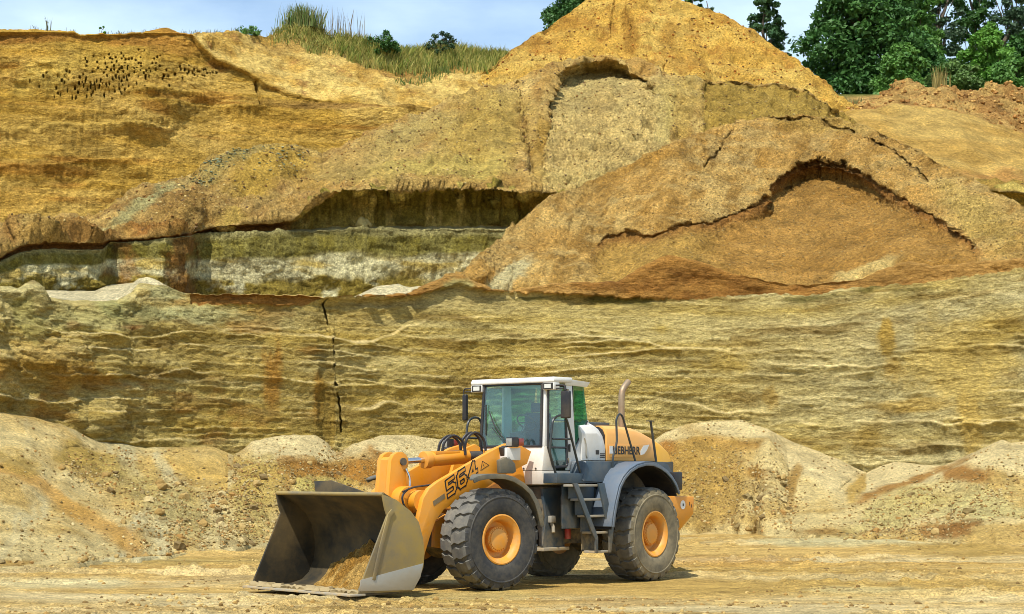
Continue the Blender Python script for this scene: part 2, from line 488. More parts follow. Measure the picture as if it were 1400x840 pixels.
# ---- talus banked against the face
TALUS_TOP = [(-420, 480), (-100, 535), (0, 560), (60, 577), (120, 596), (200, 614), (290, 612), (320, 625), (345, 606), (385, 600), (430, 597), (445, 606), (458, 621), (470, 622), (490, 608), (520, 596), (560, 594), (620, 604), (700, 618), (850, 618), (890, 606), (910, 592), (940, 583), (980, 580), (1015, 575), (1050, 587), (1085, 605), (1120, 618), (1150, 632), (1185, 648), (1200, 640), (1222, 632), (1250, 634), (1290, 640), (1330, 622), (1370, 603), (1382, 608), (1400, 605), (1800, 560)]
TALUS_MID = [(-420, 640), (0, 660), (100, 676), (200, 684), (290, 690), (330, 668), (345, 650), (385, 634), (410, 631), (440, 636), (470, 636), (500, 629), (525, 636), (600, 650), (850, 650), (900, 625), (930, 606), (1000, 601), (1050, 604), (1075, 650), (1150, 690), (1200, 688), (1260, 672), (1330, 645), (1380, 655), (1400, 660), (1800, 660)]


def build_talus():
    px = cols(step=1.65)
    fp = P(FOOT_PY, px) + 2.5 * fbm(px / 40, 0 * px, 0, 3, .6, 8)
    Df = F_PX * CAM_H / (fp - Y_HOR)
    Dw = P(WALL_D, px)
    tp = P(TALUS_TOP, px); mp = P(TALUS_MID, px)
    zt = world_pt(px, tp, Dw)[2]
    # middle row: a little above the straight slope
    s = np.clip((fp - mp) / (fp - tp), 0.1, 0.95)
    Dm = Df + (Dw - Df) * np.clip(s * P([(-420, 1.05), (300, 1.03), (380, .84), (540, .84), (700, .95), (900, .84), (1050, .84), (1090, .97), (1800, .97)], px), 0.1, 0.97)
    Dm = smooth(Dm, 41)
    rows = [(py_of(-0.35, Df - 0.6), Df - 0.6), (fp, Df), (mp, Dm), (tp, Dw + 0.1), (py_of(zt + 0.05, Dw + 2.2), Dw + 2.2)]
    PX, PY, DD, T = lattice(px, rows, [3, 90, 60, 5])
    # undercut brown scarps below the pale drifts
    for (x0, x1, dep, w) in ((318, 545, .18, 16), (905, 1052, .12, 12)):
        m = sst(x0, x0 + 25, PX) * sst(x1, x1 - 25, PX)
        e = (PY - P(TALUS_MID, PX) - 2 * fbm(PX / 10, 0 * PX, 0, 3, .5, 4))
        DD = DD + dep * m * sst(-1.5, 5, e) * sst(w * 3.5, w * 0.6, e)
    # gully on the right and scars on the left slope
    DD = DD + 0.35 * groove(PX, PY, [(1176, 652), (1165, 662), (1150, 675)], 9)
    DD = DD + 0.5 * blob(PX, PY, 115, 628, 34, 16, .4, .3, 7, 0.25)
    DD = DD + 0.35 * groove(PX, PY, [(0, 650), (60, 672), (130, 712), (170, 735)], 14)
    DD = DD - 0.6 * groove(PX, PY, [(1380, 640), (1320, 660), (1240, 690), (1160, 710), (1100, 728)], 16)
    X, Y, Z = world_pt(PX, PY, DD)
    n = grid_normals(X, Y, Z)
    n = n * np.sign(n[..., 2:3] + 1e-9)
    rubble = np.clip(blob(PX, PY, 230, 690, 130, 45, .5, .5, 11, 0.45) + blob(PX, PY, 345, 690, 45, 50, .5, .5, 12) + blob(PX, PY, 965, 670, 80, 62, .4, .4, 13) + blob(PX, PY, 1270, 700, 130, 38, .4, .5, 14, -0.25) + blob(PX, PY, 1050, 690, 40, 40, .5, .5, 15) + blob(PX, PY, 440, 655, 100, 30, .5, .4, 16), 0, 1)
    on = sst(1.0, 1.15, T) * sst(3.1, 2.9, T)
    d = 0.20 * fbm(X / 3.0, Y / 4.0, 0, 3, .5, 70) + 0.035 * fbm(X / .5, Y / .5, Z / .5, 4, .6, 71)
    d += 0.06 * fbm((X + 0.9 * Z) / 0.5, 0, (Z - X) / 6, 3, .55, 72) * sst(700, 300, PX)       # down-slope runnels
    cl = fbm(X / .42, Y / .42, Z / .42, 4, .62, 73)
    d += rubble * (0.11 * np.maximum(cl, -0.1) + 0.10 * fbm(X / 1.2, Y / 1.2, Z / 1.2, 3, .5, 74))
    d *= on * 0.9 + 0.1
    X, Y, Z = X + n[..., 0] * d, Y + n[..., 1] * d, Z + n[..., 2] * d
    v = fbm(X / 2.2, Y / 2.2, Z / 1.6, 4, .55, 80)
    C = mixc(S(226, 202, 138, K), S(212, 178, 104, K), sst(-.3, .6, v))
    lf = sst(420, 150, PX)
    run = fbm((X + 1.1 * Z) / 0.6, 0, (Z - X) / 9, 4, .55, 81)
    C = mixc(C, S(214, 200, 150, K), lf * sst(0.0, .5, run))
    C = mixc(C, S(208, 158, 74, K), lf * 0.8 * groove(PX, PY, [(0, 645), (60, 668), (130, 712), (190, 745)], 16))
    C = mixc(C, S(214, 176, 92, K), blob(PX, PY, 300, 640, 70, 40, .5, .5, 17, .4) * .8)
    C = mixc(C, S(226, 206, 150, K), 0.9 * sst(2.0, 2.25, T) * (PX > 310))
    C = mixc(C, S(208, 192, 138, K), 0.8 * blob(PX, PY, 150, 575, 120, 30, .5, .3, 18, .3))
    for (cx, cy, rx, ry, c, a, sd, r) in [(430, 645, 90, 13, (166, 98, 36), .95, 1, 0), (500, 648, 40, 22, (172, 104, 40), .95, 2, 0), (380, 660, 40, 18, (180, 120, 50), .8, 3, 0), (440, 668, 40, 12, (214, 192, 110), .85, 4, 0),
                                          (930, 622, 28, 16, (166, 92, 32), .95, 5, 0), (985, 610, 50, 9, (158, 100, 42), .85, 6, 0), (960, 665, 75, 62, (190, 142, 74), .9, 7, 0), (1035, 650, 16, 9, (176, 116, 50), .9, 8, 0), (1085, 660, 8, 24, (160, 108, 48), .85, 9, .3),
                                          (1250, 660, 80, 6, (158, 96, 42), .9, 10, -.35), (1320, 655, 30, 10, (156, 90, 40), .9, 11, 0), (1150, 728, 50, 6, (150, 100, 50), .8, 12, 0), (1290, 732, 26, 7, (146, 82, 38), .9, 13, 0), (1325, 724, 30, 6, (146, 82, 38), .9, 14, -.2),
                                          (1340, 690, 70, 26, (222, 206, 150), .8, 15, 0), (1230, 700, 70, 20, (206, 186, 124), .7, 16, -.3), (1170, 672, 10, 22, (196, 150, 76), .9, 17, .6),
                                          (120, 630, 40, 18, (186, 146, 70), .85, 18, .3), (220, 680, 80, 26, (186, 160, 100), .7, 19, .5), (25, 640, 30, 14, (186, 144, 72), .8, 20, .3), (8, 768, 40, 6, (160, 112, 50), .8, 21, 0), (330, 640, 20, 22, (176, 132, 66), .8, 22, .6), (350, 680, 30, 50, (206, 172, 96), .7, 23, 0)]:
        C = mixc(C, SB(c, K), a * blob(PX, PY, cx, cy, rx, ry, .45, .55, sd, r))
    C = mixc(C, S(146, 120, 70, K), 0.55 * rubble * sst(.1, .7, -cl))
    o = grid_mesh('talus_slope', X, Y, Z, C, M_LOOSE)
    set_props(o, 'pale loose sand and rubble banked along the foot of the face', 'slope', kind='structure')
    return o, (PX, PY, X, Y, Z, T, rubble)

talus_o, TAL = build_talus()

# ---- second tier: pale bed, dark undercut, and the heaps lying on it
T2_D = [(-420, 60), (0, 70), (140, 75), (150, 76), (225, 76), (258, 77), (266, 81), (700, 87), (1000, 92), (1800, 92)]
HEAP_CREST = [(-420, 330), (-60, 318), (0, 312), (30, 302), (60, 297), (100, 298), (118, 299), (135, 288), (170, 270), (200, 254), (212, 249), (250, 240), (290, 215), (330, 203), (375, 194), (400, 196), (425, 206), (440, 216), (450, 208), (500, 186), (550, 164), (600, 148), (650, 130), (700, 112), (740, 95), (780, 81), (830, 76), (870, 78), (900, 95), (945, 114), (1000, 116), (1050, 114), (1100, 125), (1145, 150), (1200, 200), (1400, 330), (1800, 400)]


def build_tier():
    px = cols(-30, 1180, 1.65)
    D = P(T2_D, px)
    cr = P(HEAP_CREST, px) + 1.6 * fbm(px / 10, 0 * px, 0, 3, .6, 5)
    base = P([(-420, 400), (60, 398), (130, 397), (145, 390), (200, 385), (225, 398), (262, 410), (1800, 415)], px)
    t2top = P([(-420, 352), (0, 360), (30, 345), (60, 341), (140, 342), (150, 332), (200, 330), (225, 326), (262, 324), (270, 320), (400, 317), (480, 313), (560, 313), (700, 313), (1800, 313)], px) + 1.3 * fbm(px / 9, 0 * px, 0, 3, .6, 6)
    dep = P([(-420, .3), (140, .3), (150, .1), (225, .1), (262, .3), (400, .5), (415, 1.25), (1800, 1.25)], px)     # how far the undercut reaches back
    led = t2top - P([(-420, 1), (262, 1), (420, 3), (1800, 4)], px)
    lip = P([(-420, 345), (0, 352), (30, 335), (60, 331), (140, 332), (150, 328), (200, 326), (262, 318), (300, 309), (370, 306), (400, 301), (412, 290), (425, 272), (440, 263), (500, 259), (560, 262), (640, 259), (750, 263), (1800, 263)], px) + (1.8 + 2.2 * sst(400, 440, px)) * fbm(px / 6, 0 * px, 0, 4, .65, 9)
    mid = led * .45 + lip * .55
    Dlip = D + P([(-420, -.05), (140, .0), (150, .2), (262, .2), (400, .1), (440, -.3), (1800, -.3)], px)
    Dc = P([(-420, 74), (0, 80), (118, 82), (210, 88), (375, 96), (440, 99), (600, 102), (800, 108), (950, 109), (1145, 110), (1800, 112)], px)
    Dlip, Dc = smooth(Dlip, 31), smooth(Dc, 61)
    # slope rows between lip and crest, slightly convex at the foot
    ls, cs = smooth(lip, 61), smooth(cr, 41)
    r0 = (np.minimum(ls * .95 + cs * .05, lip - .5), Dlip * .95 + Dc * .05)
    r1 = (ls * .72 + cs * .28, Dlip * .74 + Dc * .26)
    r2 = (ls * .36 + cs * .64, Dlip * .40 + Dc * .60)
    r3 = (np.maximum(ls * .06 + cs * .94, cr + .5), Dlip * .06 + Dc * .94)
    zc = world_pt(px, cr, Dc)[2]
    rows = [(base + 6, D - .2), (base, D), (t2top, D + .35), (led, D + .4 + dep), (mid, D + .55 + dep), (lip + 1.5, D + .3 + dep * .45), (lip, Dlip), r0, r1, r2, r3, (cr, Dc), (py_of(zc - .7, Dc + 3), Dc + 3), (py_of(zc - 3, Dc + 9), Dc + 9)]
    PX, PY, DD, T = lattice(px, rows, [2, 52, 8, 16, 16, 6, 6, 32, 40, 40, 4, 6, 4])
    T = np.where(T <= 6, T, np.where(T <= 11, 6 + (T - 6) * 3 / 5, T - 2))
    slope = sst(6.0, 6.2, T) * sst(9.05, 8.95, T)
    # niche dug into the upper heap
    top_e = P([(735, 260), (742, 200), (748, 150), (757, 112), (770, 97), (800, 86), (835, 84), (858, 90), (875, 104), (890, 118), (905, 130), (914, 160), (912, 210)], PX)
    ins = (PX > 735) & (PX < 912)
    e = PY - top_e
    side = sst(735, 752, PX) * sst(914, 895, PX)
    niche = ins * sst(0, 12, e) * side
    debris = sst(118, 205, PY + 0.33 * (PX - 760) - 10 * fbm(PX / 25, PY / 25, 0, 3, .5, 3))
    DD = DD + slope * niche * (3.0 - 2.75 * debris)
    # left flank furrow, and the cut strip at the right of the heap
    DD = DD + slope * 0.8 * groove(PX, PY, [(708, 120), (716, 160), (722, 210), (728, 240)], 10)
    cut = sst(950, 962, PX) * sst(0, 5, PY - P([(940, 108), (950, 116), (1050, 116), (1100, 126), (1145, 150)], PX)) * slope
    DD = DD + 0.6 * cut
    X, Y, Z = world_pt(PX, PY, DD)
    U = np.cumsum(np.hypot(np.gradient(X, axis=1), np.gradient(Y, axis=1)), axis=1)
    U = np.broadcast_to(U[30], X.shape)
    n = grid_normals(X, Y, Z)
    s_ = np.where(T > 6, np.sign(n[..., 2]), np.sign(-n[..., 1]))
    n = n * np.where(s_ == 0, 1, s_)[..., None]
    cap = sst(262, 240, PX) + sst(440, 400, PX) * sst(6.0, 6.1, T) * sst(7.2, 6.6, T)
    d = np.zeros_like(X)
    d += slope * (0.45 * fbm(X / 5, Y / 5, Z / 5, 3, .5, 90) + 0.22 * fbm(X / .9, Y / .9, Z / .9, 5, .66, 91))
    blocky = fbm(X / 1.9, Y / 1.9, Z / 1.6, 5, .55, 92)
    d += slope * sst(480, 380, PX) * 0.62 * blocky
    crag = 1 - np.abs(fbm(X / 2.4, Y / 2.4, Z / 1.3, 4, .6, 99)) * 2.2
    d += slope * sst(470, 400, PX) * sst(8.2, 7.0, T) * 0.5 * crag
    d += slope * niche * debris * 0.55 * (.6 - np.abs(fbm(X / 1.3, Y / 1.3, Z / 1.0, 4, .62, 97)) * 1.5)
    d += slope * sst(440, 480, PX) * (1 - niche) * 0.28 * (1 - np.abs(fbm((X - .4 * Z) / 1.6, Y / 5, (Z + X * .3) / 2.5, 4, .6, 89)) * 2)
    under = sst(2.9, 3.2, T) * sst(6.0, 5.6, T)
    d += under * (0.5 * fbm(U / .55, Z / 2.5, 0, 4, .55, 93) + 0.3 * fbm(U / 2, Z / 1.2, 0, 3, .5, 94)) * sst(380, 420, PX)
    f2 = sst(.9, 1.05, T) * sst(2.1, 1.98, T)
    d += f2 * (0.13 * fbm(U / .5, Z / 1.4, 0, 4, .6, 95) + 0.18 * fbm(U / 2.4, Z / .7, 0, 4, .55, 96))
    d += f2 * 0.10 * sst(.05, .3, fbm(U / 1.1, Z / .5, 0, 4, .6, 98)) * sst(350, 385, PY)
    X, Y, Z = X + n[..., 0] * d, Y + n[..., 1] * d, Z + n[..., 2] * d
    # colours
    v = fbm(X / 3, Y / 3, Z / 2.2, 4, .55, 100)
    v2 = fbm(X / .8, Y / .8, Z / .8, 4, .6, 101)
    C = mixc(S(214, 178, 102, K), S(200, 158, 82, K), sst(-.4, .5, v))
    C = mixc(C, S(174, 134, 74, K), .65 * sst(0, .5, v2))
    C = mixc(C, S(224, 198, 126, K), .5 * sst(.1, .6, fbm((X - .4 * Z) / 1.2, Y / 5, (Z + X * .3) / 4, 4, .6, 104)))
    C = mixc(C, S(194, 160, 92, K), .85 * sst(470, 380, PX) * sst(-.5, .3, fbm(X / 2.2, Y / 2, Z / 1.5, 4, .6, 102)))
    C = mixc(C, S(160, 122, 66, K), .7 * sst(470, 400, PX) * sst(.05, .55, fbm(X / 1.7, Y / 1.7, Z / 1.0, 4, .6, 103)))
    for (cx, cy, rx, ry, c, a, sd, r) in [(360, 225, 75, 30, (206, 158, 66), .9, 1, 0), (310, 222, 60, 10, (170, 168, 120), .35, 2, -.45), (190, 285, 60, 8, (190, 184, 136), .8, 3, -.55), (40, 320, 40, 16, (196, 154, 86), .7, 4, 0), (22, 328, 18, 10, (176, 112, 60), .8, 5, -.3), (120, 330, 60, 10, (146, 86, 36), .7, 6, 0),
                                          (210, 322, 40, 12, (164, 84, 34), .7, 7, 0), (250, 290, 50, 20, (168, 120, 62), .6, 8, -.4), (315, 303, 22, 6, (222, 180, 92), .9, 9, 0), (140, 283, 22, 7, (226, 176, 84), .95, 10, -.5),
                                          (660, 190, 90, 50, (202, 164, 80), .7, 11, -.6), (600, 235, 110, 14, (222, 190, 104), .85, 12, -.05), (480, 235, 50, 12, (176, 142, 84), .8, 13, 0), (790, 250, 50, 10, (222, 186, 104), .8, 14, 0), (560, 190, 60, 20, (196, 168, 104), .7, 15, -.4),
                                          (905, 170, 12, 45, (214, 192, 128), .75, 16, 0), (875, 215, 40, 14, (196, 128, 58), .6, 17, 0), (930, 150, 28, 40, (196, 160, 86), .6, 18, 0), (740, 210, 10, 40, (170, 120, 44), .7, 19, 0)]:  # niche's sunlit right wall and shaded left edge put into the colour
        C = mixc(C, SB(c, K), a * slope * blob(PX, PY, cx, cy, rx, ry, .45, .5, sd, r))
    C = mixc(C, S(206, 186, 120, K), .8 * slope * niche * (1 - debris))
    C = mixc(C, S(222, 196, 124, K), .7 * slope * niche * debris)
    C = mixc(C, S(176, 146, 66, K), .9 * cut)  # shade of the cut strip, painted as a darker tone
    # undercut: colour raised to offset the shade beneath the lip
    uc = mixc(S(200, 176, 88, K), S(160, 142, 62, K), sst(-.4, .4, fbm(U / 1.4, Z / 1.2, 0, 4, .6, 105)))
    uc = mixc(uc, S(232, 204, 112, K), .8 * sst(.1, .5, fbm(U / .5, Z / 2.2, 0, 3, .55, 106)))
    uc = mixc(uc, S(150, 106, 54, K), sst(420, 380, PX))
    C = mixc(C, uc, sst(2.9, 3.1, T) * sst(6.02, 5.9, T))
    # second-tier face: green-grey band over pale band over olive foot
    hh = (PY - t2top[None, :]) / np.maximum(base - t2top, 1)[None, :]
    hh = hh + 0.06 * fbm(U / 3, Z, 0, 3, .5, 107)
    fc = mixc(S(150, 140, 74, K), S(140, 128, 56, K), sst(-.3, .5, fbm(U / .6, Z / 1.5, 0, 4, .6, 108)))
    fc = mixc(S(176, 166, 108, K), fc, sst(.02, .14, hh))
    pale = mixc(S(234, 224, 170, K), S(206, 180, 100, K), sst(-.1, .6, fbm(U / 2.2, Z / .5, 0, 4, .6, 109)))
    fc = mixc(fc, pale, sst(.32, .42, hh))
    fc = mixc(fc, mixc(S(158, 138, 62, K), S(214, 206, 158, K), sst(.1, .5, fbm(U / .9, Z / .6, 0, 4, .6, 110))), sst(.62, .8, hh + .12 * fbm(U / 1.2, Z / .5, 0, 3, .5, 111)))
    PN = PX + 16 * fbm(PX / 14, PY / 18, 0, 4, .6, 2)
    rust = .8 * sst(146, 164, PN) * sst(186, 168, PN) + sst(222, 240, PN) * sst(272, 258, PN)
    fc = mixc(fc, mixc(S(156, 110, 54, K), S(120, 86, 40, K), sst(-.3, .4, v2)), np.clip(rust, 0, 1) * .9)
    C = mixc(C, fc, sst(2.15, 2.02, T))
    C = mixc(C, S(200, 186, 128, K), sst(2.0, 2.1, T) * sst(3.0, 2.9, T))
    o = grid_mesh('upper_bench_face', X, Y, Z, C, M_PILE)
    set_props(o, 'second tier with a pale bed, dark undercut and rough heaps on top', 'cliff', kind='structure')
    return o, (PX, PY, X, Y, Z, T)

tier_o, TIER = build_tier()

# ---- bench between the two tiers
def build_bench():
    px = cols(step=5)
    D0 = P(WALL_D, px) + 2.6
    cr = P(CREST, px) + 3.5
    z0 = world_pt(px, cr, D0)[2] - .12
    D1 = P(T2_D, px) + 0.5
    b1 = P([(-420, 399), (60, 397.5), (130, 397), (145, 390), (200, 385), (225, 398), (262, 411), (440, 412), (520, 404), (600, 408), (1800, 416)], px)
    z1 = world_pt(px, b1, D1)[2]
    PX, PY, DD, T = lattice(px, [(py_of(z0, D0), D0), (py_of(z0 * .6 + z1 * .4, D0 * .6 + D1 * .4), D0 * .6 + D1 * .4), (b1, D1)], [14, 14])
    X, Y, Z = world_pt(PX, PY, DD)
    Z = Z + .10 * fbm(X / 2, Y / 2, 0, 4, .55, 120)
    # heaps of white sand lying on the bench
    for (cx, yy, h, r) in ((175, 66, .35, 1.3), (205, 70, .45, 1.6), (515, 72, .35, 1.6), (545, 73, .55, 2.0)):
        x0 = (cx - 700) / F_PX * yy
        Z = Z + np.maximum(0, h - np.hypot(X - x0, (Y - yy)) * h / r)
    w = np.clip(sst(300, 200, PX) + blob(PX, PY, 520, 400, 110, 40, .4, .2, 3), 0, 1)
    C = mixc(S(214, 178, 104, K), S(238, 222, 172, K), w)
    o = grid_mesh('bench_terrace', X, Y, Z, C, M_PILE)
    set_props(o, 'narrow terrace of pale sand on top of the lower face', 'terrace', kind='structure')
build_bench()

# ---- big scooped heap on the right
R_CREST = [(560, 420), (600, 402), (640, 374), (690, 322), (722, 292), (752, 268), (787, 258), (812, 249), (840, 235), (870, 221), (902, 209), (917, 197), (950, 185), (1000, 172), (1050, 161), (1062, 160), (1097, 156), (1132, 160), (1175, 170), (1205, 182), (1257, 206), (1270, 215), (1325, 245), (1357, 260), (1400, 281), (1500, 325), (1800, 440)]
SCOOP = [(780, 392), (795, 366), (812, 336), (830, 322), (857, 316), (890, 319), (930, 306), (977, 302), (1000, 294), (1025, 285), (1050, 269), (1052, 255), (1075, 237), (1095, 227), (1112, 222), (1145, 226), (1177, 235), (1210, 257), (1235, 270), (1262, 287), (1300, 307), (1325, 325), (1355, 356)]


def build_right_heap():
    px = cols(600, 1430, 1.6, 300, 10)
    Dw = P(WALL_D, px) + 1.6
    base = np.maximum(P(CREST, px), P(R_CREST, px)) + 3
    cr = np.minimum(P(R_CREST, px), base - 1) + 1.0 * fbm(px / 8, 0 * px, 0, 3, .6, 5)
    Db = Dw + .9
    Dc = Dw + 1.2 + np.clip((base - cr) / 235.0, 0, 1.0) * 17.5
    Db, Dc = smooth(Db, 61), smooth(Dc, 61)
    zc = world_pt(px, cr, Dc)[2]
    rows = [(py_of(world_pt(px, base, Db)[2] - .5, Db - .2), Db - .2), (base, Db), (cr, Dc), (py_of(zc - .3, Dc + 2), Dc + 2), (py_of(zc - 5, Dc + 11), Dc + 11)]
    PX, PY, DD, T = lattice(px, rows, [2, 160, 5, 6])
    on = sst(1.0, 1.03, T) * sst(2.02, 1.97, T)
    ed = P(SCOOP, PX) + 2.2 * fbm(PX / 9, 0 * PX, 0, 4, .6, 7)
    wide = np.clip((base[None, :] - ed), 1, 400)
    e = PY - ed
    t = np.clip(e / wide, 0, 1)
    A = np.clip(wide / 150.0, 0, 1) * 2.9 * sst(786, 845, PX) * sst(1356, 1325, PX) * np.where(PX < 1045, P([(800, .55), (1000, .75), (1045, 1.0)], PX), 1)
    off = A * sst(0, 32, e) * (1 - t) ** 1.15
    off += 0.3 * sst(0, 4, e) * sst(.95, .5, t) * sst(.05, .6, A)
    DD = DD + off * on
    # step of the small lobe at the scoop's left foot
    lob = sst(2, -4, PY - P([(845, 388), (875, 366), (912, 347), (1000, 372), (1050, 388)], PX)) * 0
    DD = DD + lob
    crack = groove(PX, PY, [(1050, 163), (1087, 165), (1100, 160), (1122, 165), (1160, 183), (1200, 201), (1222, 211), (1240, 224), (1262, 241), (1290, 262)], 2.6)
    crack2 = groove(PX, PY, [(1012, 172), (1008, 180), (990, 195), (984, 207), (968, 222), (962, 232)], 2.0)
    DD = DD + on * (.65 * crack + .35 * crack2)
    DD = DD + on * .35 * sst(0, 3, P([(1050, 163), (1100, 160), (1122, 165), (1160, 183), (1222, 211), (1290, 262)], PX) - PY) * sst(1040, 1060, PX) * sst(1290, 1260, PX)
    X, Y, Z = world_pt(PX, PY, DD)
    n = grid_normals(X, Y, Z)
    n = n * np.sign(n[..., 2:3] + 1e-9)
    ins = sst(0, 3, e) * sst(.02, .5, A)
    d = .22 * fbm(X / 4, Y / 4, Z / 4, 3, .5, 130) + .12 * fbm(X / .55, Y / .55, Z / .55, 4, .68, 131)
    rdg = 1 - np.abs(fbm(X / 3.2 + .4 * Z, Y / 3.2, Z / 1.1, 4, .6, 134)) * 2
    d += (1 - ins) * .20 * rdg + ins * .10 * (1 - np.abs(fbm(X / 1.5, Y / 1.5, Z / 1.0, 4, .6, 135)) * 2)
    d += (1 - ins) * .20 * fbm((X - .5 * Z) / .5, Y / 3, (Z + .4 * X) / 2.6, 3, .55, 132) * sst(1000, 800, PX)
    d += (1 - ins) * .14 * fbm(X / 1.6, Y / 1.6, Z / .35, 4, .6, 133) * sst(850, 1050, PX)
    d *= on
    X, Y, Z = X + n[..., 0] * d, Y + n[..., 1] * d, Z + n[..., 2] * d
    v = fbm(X / 2.5, Y / 2.5, Z / 1.4, 4, .58, 140)
    C = mixc(S(216, 180, 106, K), S(204, 160, 84, K), sst(-.4, .5, v))
    C = mixc(C, S(176, 134, 64, K), .75 * sst(.0, .45, fbm((X - .5 * Z) / .8, Y / 4, (Z + .4 * X) / 4, 4, .58, 141)))
    C = mixc(C, S(212, 182, 114, K), .6 * sst(.1, .6, fbm(X / 1.2, Y / 1.2, Z / .7, 4, .6, 142)))
    for (cx, cy, rx, ry, c, a, sd, r) in [(860, 235, 60, 10, (186, 126, 56), .8, 1, -.35), (690, 390, 40, 10, (222, 212, 176), .8, 2, -.5), (1340, 300, 60, 25, (200, 166, 92), .6, 3, .5), (1130, 172, 70, 10, (192, 146, 72), .7, 4, .15)]:
        C = mixc(C, SB(c, K), a * blob(PX, PY, cx, cy, rx, ry, .5, .5, sd, r))
    hc = mixc(S(192, 148, 76, K), S(178, 134, 64, K), sst(-.4, .4, fbm(X / 1.8, Y / 1.8, Z / 1.2, 4, .6, 143)))
    hc = mixc(hc, S(200, 152, 76, K), sst(.1, .7, fbm(X / .9, Y / .9, Z / .9, 3, .6, 144)) * .7)
    hc = mixc(hc, S(200, 162, 82, K), .75 * sst(1010, 930, PX))
    hc = mixc(hc, S(160, 106, 52, K), .7 * sst(22, 4, e))  # shade below the scoop's brow, put into the colour
    hc = mixc(hc, S(224, 196, 122, K), .9 * blob(PX, PY, 1180, 374, 46, 7, .4, .4, 8, -.3))
    C = mixc(C, hc, ins)
    C = mixc(C, S(90, 64, 30, K), .5 * np.clip(crack + crack2, 0, 1))
    o = grid_mesh('scooped_sand_heap', X, Y, Z, C, M_PILE)
    set_props(o, 'broad ochre sand heap with a scooped hollow, right of the loader', 'sand heap', kind='structure')
    return o, (PX, PY, X, Y, Z, T)

rheap_o, RHEAP = build_right_heap()

# ---- tall golden cone behind
CONE = [(470, 260), (540, 200), (600, 145), (640, 112), (660, 98), (700, 67), (737, 44), (775, 19), (805, 0), (840, -18), (870, -24), (900, -16), (932, 0), (962, 12), (992, 22), (1025, 42), (1050, 57), (1075, 77), (1100, 97), (1125, 117), (1160, 140), (1200, 165), (1300, 230)]


def build_cone():
    px = cols(480, 1290, 1.65, 20, 10)
    cr = P(CONE, px) + 1.0 * fbm(px / 9, 0 * px, 0, 3, .6, 5)
    base = np.full_like(px, 270.0)
    h = np.clip((270 - cr) / 290, 0.0, 1)
    Db = 112 + 6 * (1 - h)
    Dc = Db + 3 + 20 * h
    zc = world_pt(px, cr, Dc)[2]
    cs = np.maximum(smooth(cr, 51) * .95 + base * .05, cr + .6)
    rows = [(base, Db), (cs, Dc * .95 + Db * .05), (cr, Dc), (py_of(zc - 1, Dc + 2.5), Dc + 2.5), (py_of(zc - 9, Dc + 16), Dc + 16)]
    PX, PY, DD, T = lattice(px, rows, [165, 10, 5, 6])
    T = np.where(T <= 2, T / 2, T - 1)
    on = sst(1.02, .98, T)
    DD = DD + on * 0.5 * groove(PX, PY, [(848, 2), (853, 30), (856, 55), (864, 75), (872, 95)], 24)
    DD = DD - on * .5 * groove(PX, PY, [(868, 10), (876, 60), (895, 95)], 26)
    X, Y, Z = world_pt(PX, PY, DD)
    n = grid_normals(X, Y, Z); n = n * np.sign(n[..., 2:3] + 1e-9)
    d = on * (.5 * fbm(X / 5, Y / 5, Z / 5, 3, .5, 150) + .26 * fbm(X / .9, Y / .9, Z / .9, 5, .66, 151) + .25 * fbm((X + .0 * Z) / 1.3, Y / 5, Z / 4, 3, .5, 152))
    X, Y, Z = X + n[..., 0] * d, Y + n[..., 1] * d, Z + n[..., 2] * d
    C = mixc(S(232, 194, 100, K), S(220, 174, 78, K), sst(-.4, .5, fbm(X / 3, Y / 3, Z / 2.5, 4, .58, 153)))
    C = mixc(C, S(180, 128, 56, K), .75 * sst(.15, .7, fbm(X / 1.6, Y / 1.6, Z / 1.3, 5, .62, 154)))
    for (cx, cy, rx, ry, c, a, sd, r) in [(861, 45, 10, 32, (168, 108, 40), .85, 1, -.1), (915, 45, 14, 22, (176, 116, 44), .8, 2, -.2), (775, 32, 26, 12, (186, 118, 40), .7, 3, -.4), (1000, 30, 40, 10, (190, 120, 44), .6, 4, .5), (740, 62, 30, 12, (194, 124, 44), .6, 5, -.3), (935, 90, 40, 12, (186, 118, 44), .6, 6, .2)]:
        C = mixc(C, SB(c, K), a * blob(PX, PY, cx, cy, rx, ry, .45, .5, sd, r))
    o = grid_mesh('golden_sand_cone', X, Y, Z, C, M_PILE)
    set_props(o, 'tall golden sand cone rising to the top of the view', 'sand heap', kind='structure')
    return o, (PX, PY, X, Y, Z, T)

cone_o, CONEG = build_cone()

# ---- high ochre cliff at the back left
L_CREST = [(-420, 40), (0, 40), (60, 41), (100, 43), (110, 47), (190, 45), (205, 42), (228, 38), (245, 44), (262, 46), (300, 47), (350, 49), (375, 47), (400, 42), (418, 37), (432, 41), (450, 52), (470, 62), (500, 70), (560, 76), (620, 78), (680, 80), (760, 90), (900, 100)]
SLUMP = [(-420, 40), (262, 46), (275, 62), (300, 80), (318, 86), (345, 98), (372, 116), (400, 128), (440, 138), (520, 145), (600, 152), (700, 160), (900, 170)]
HOLES = None


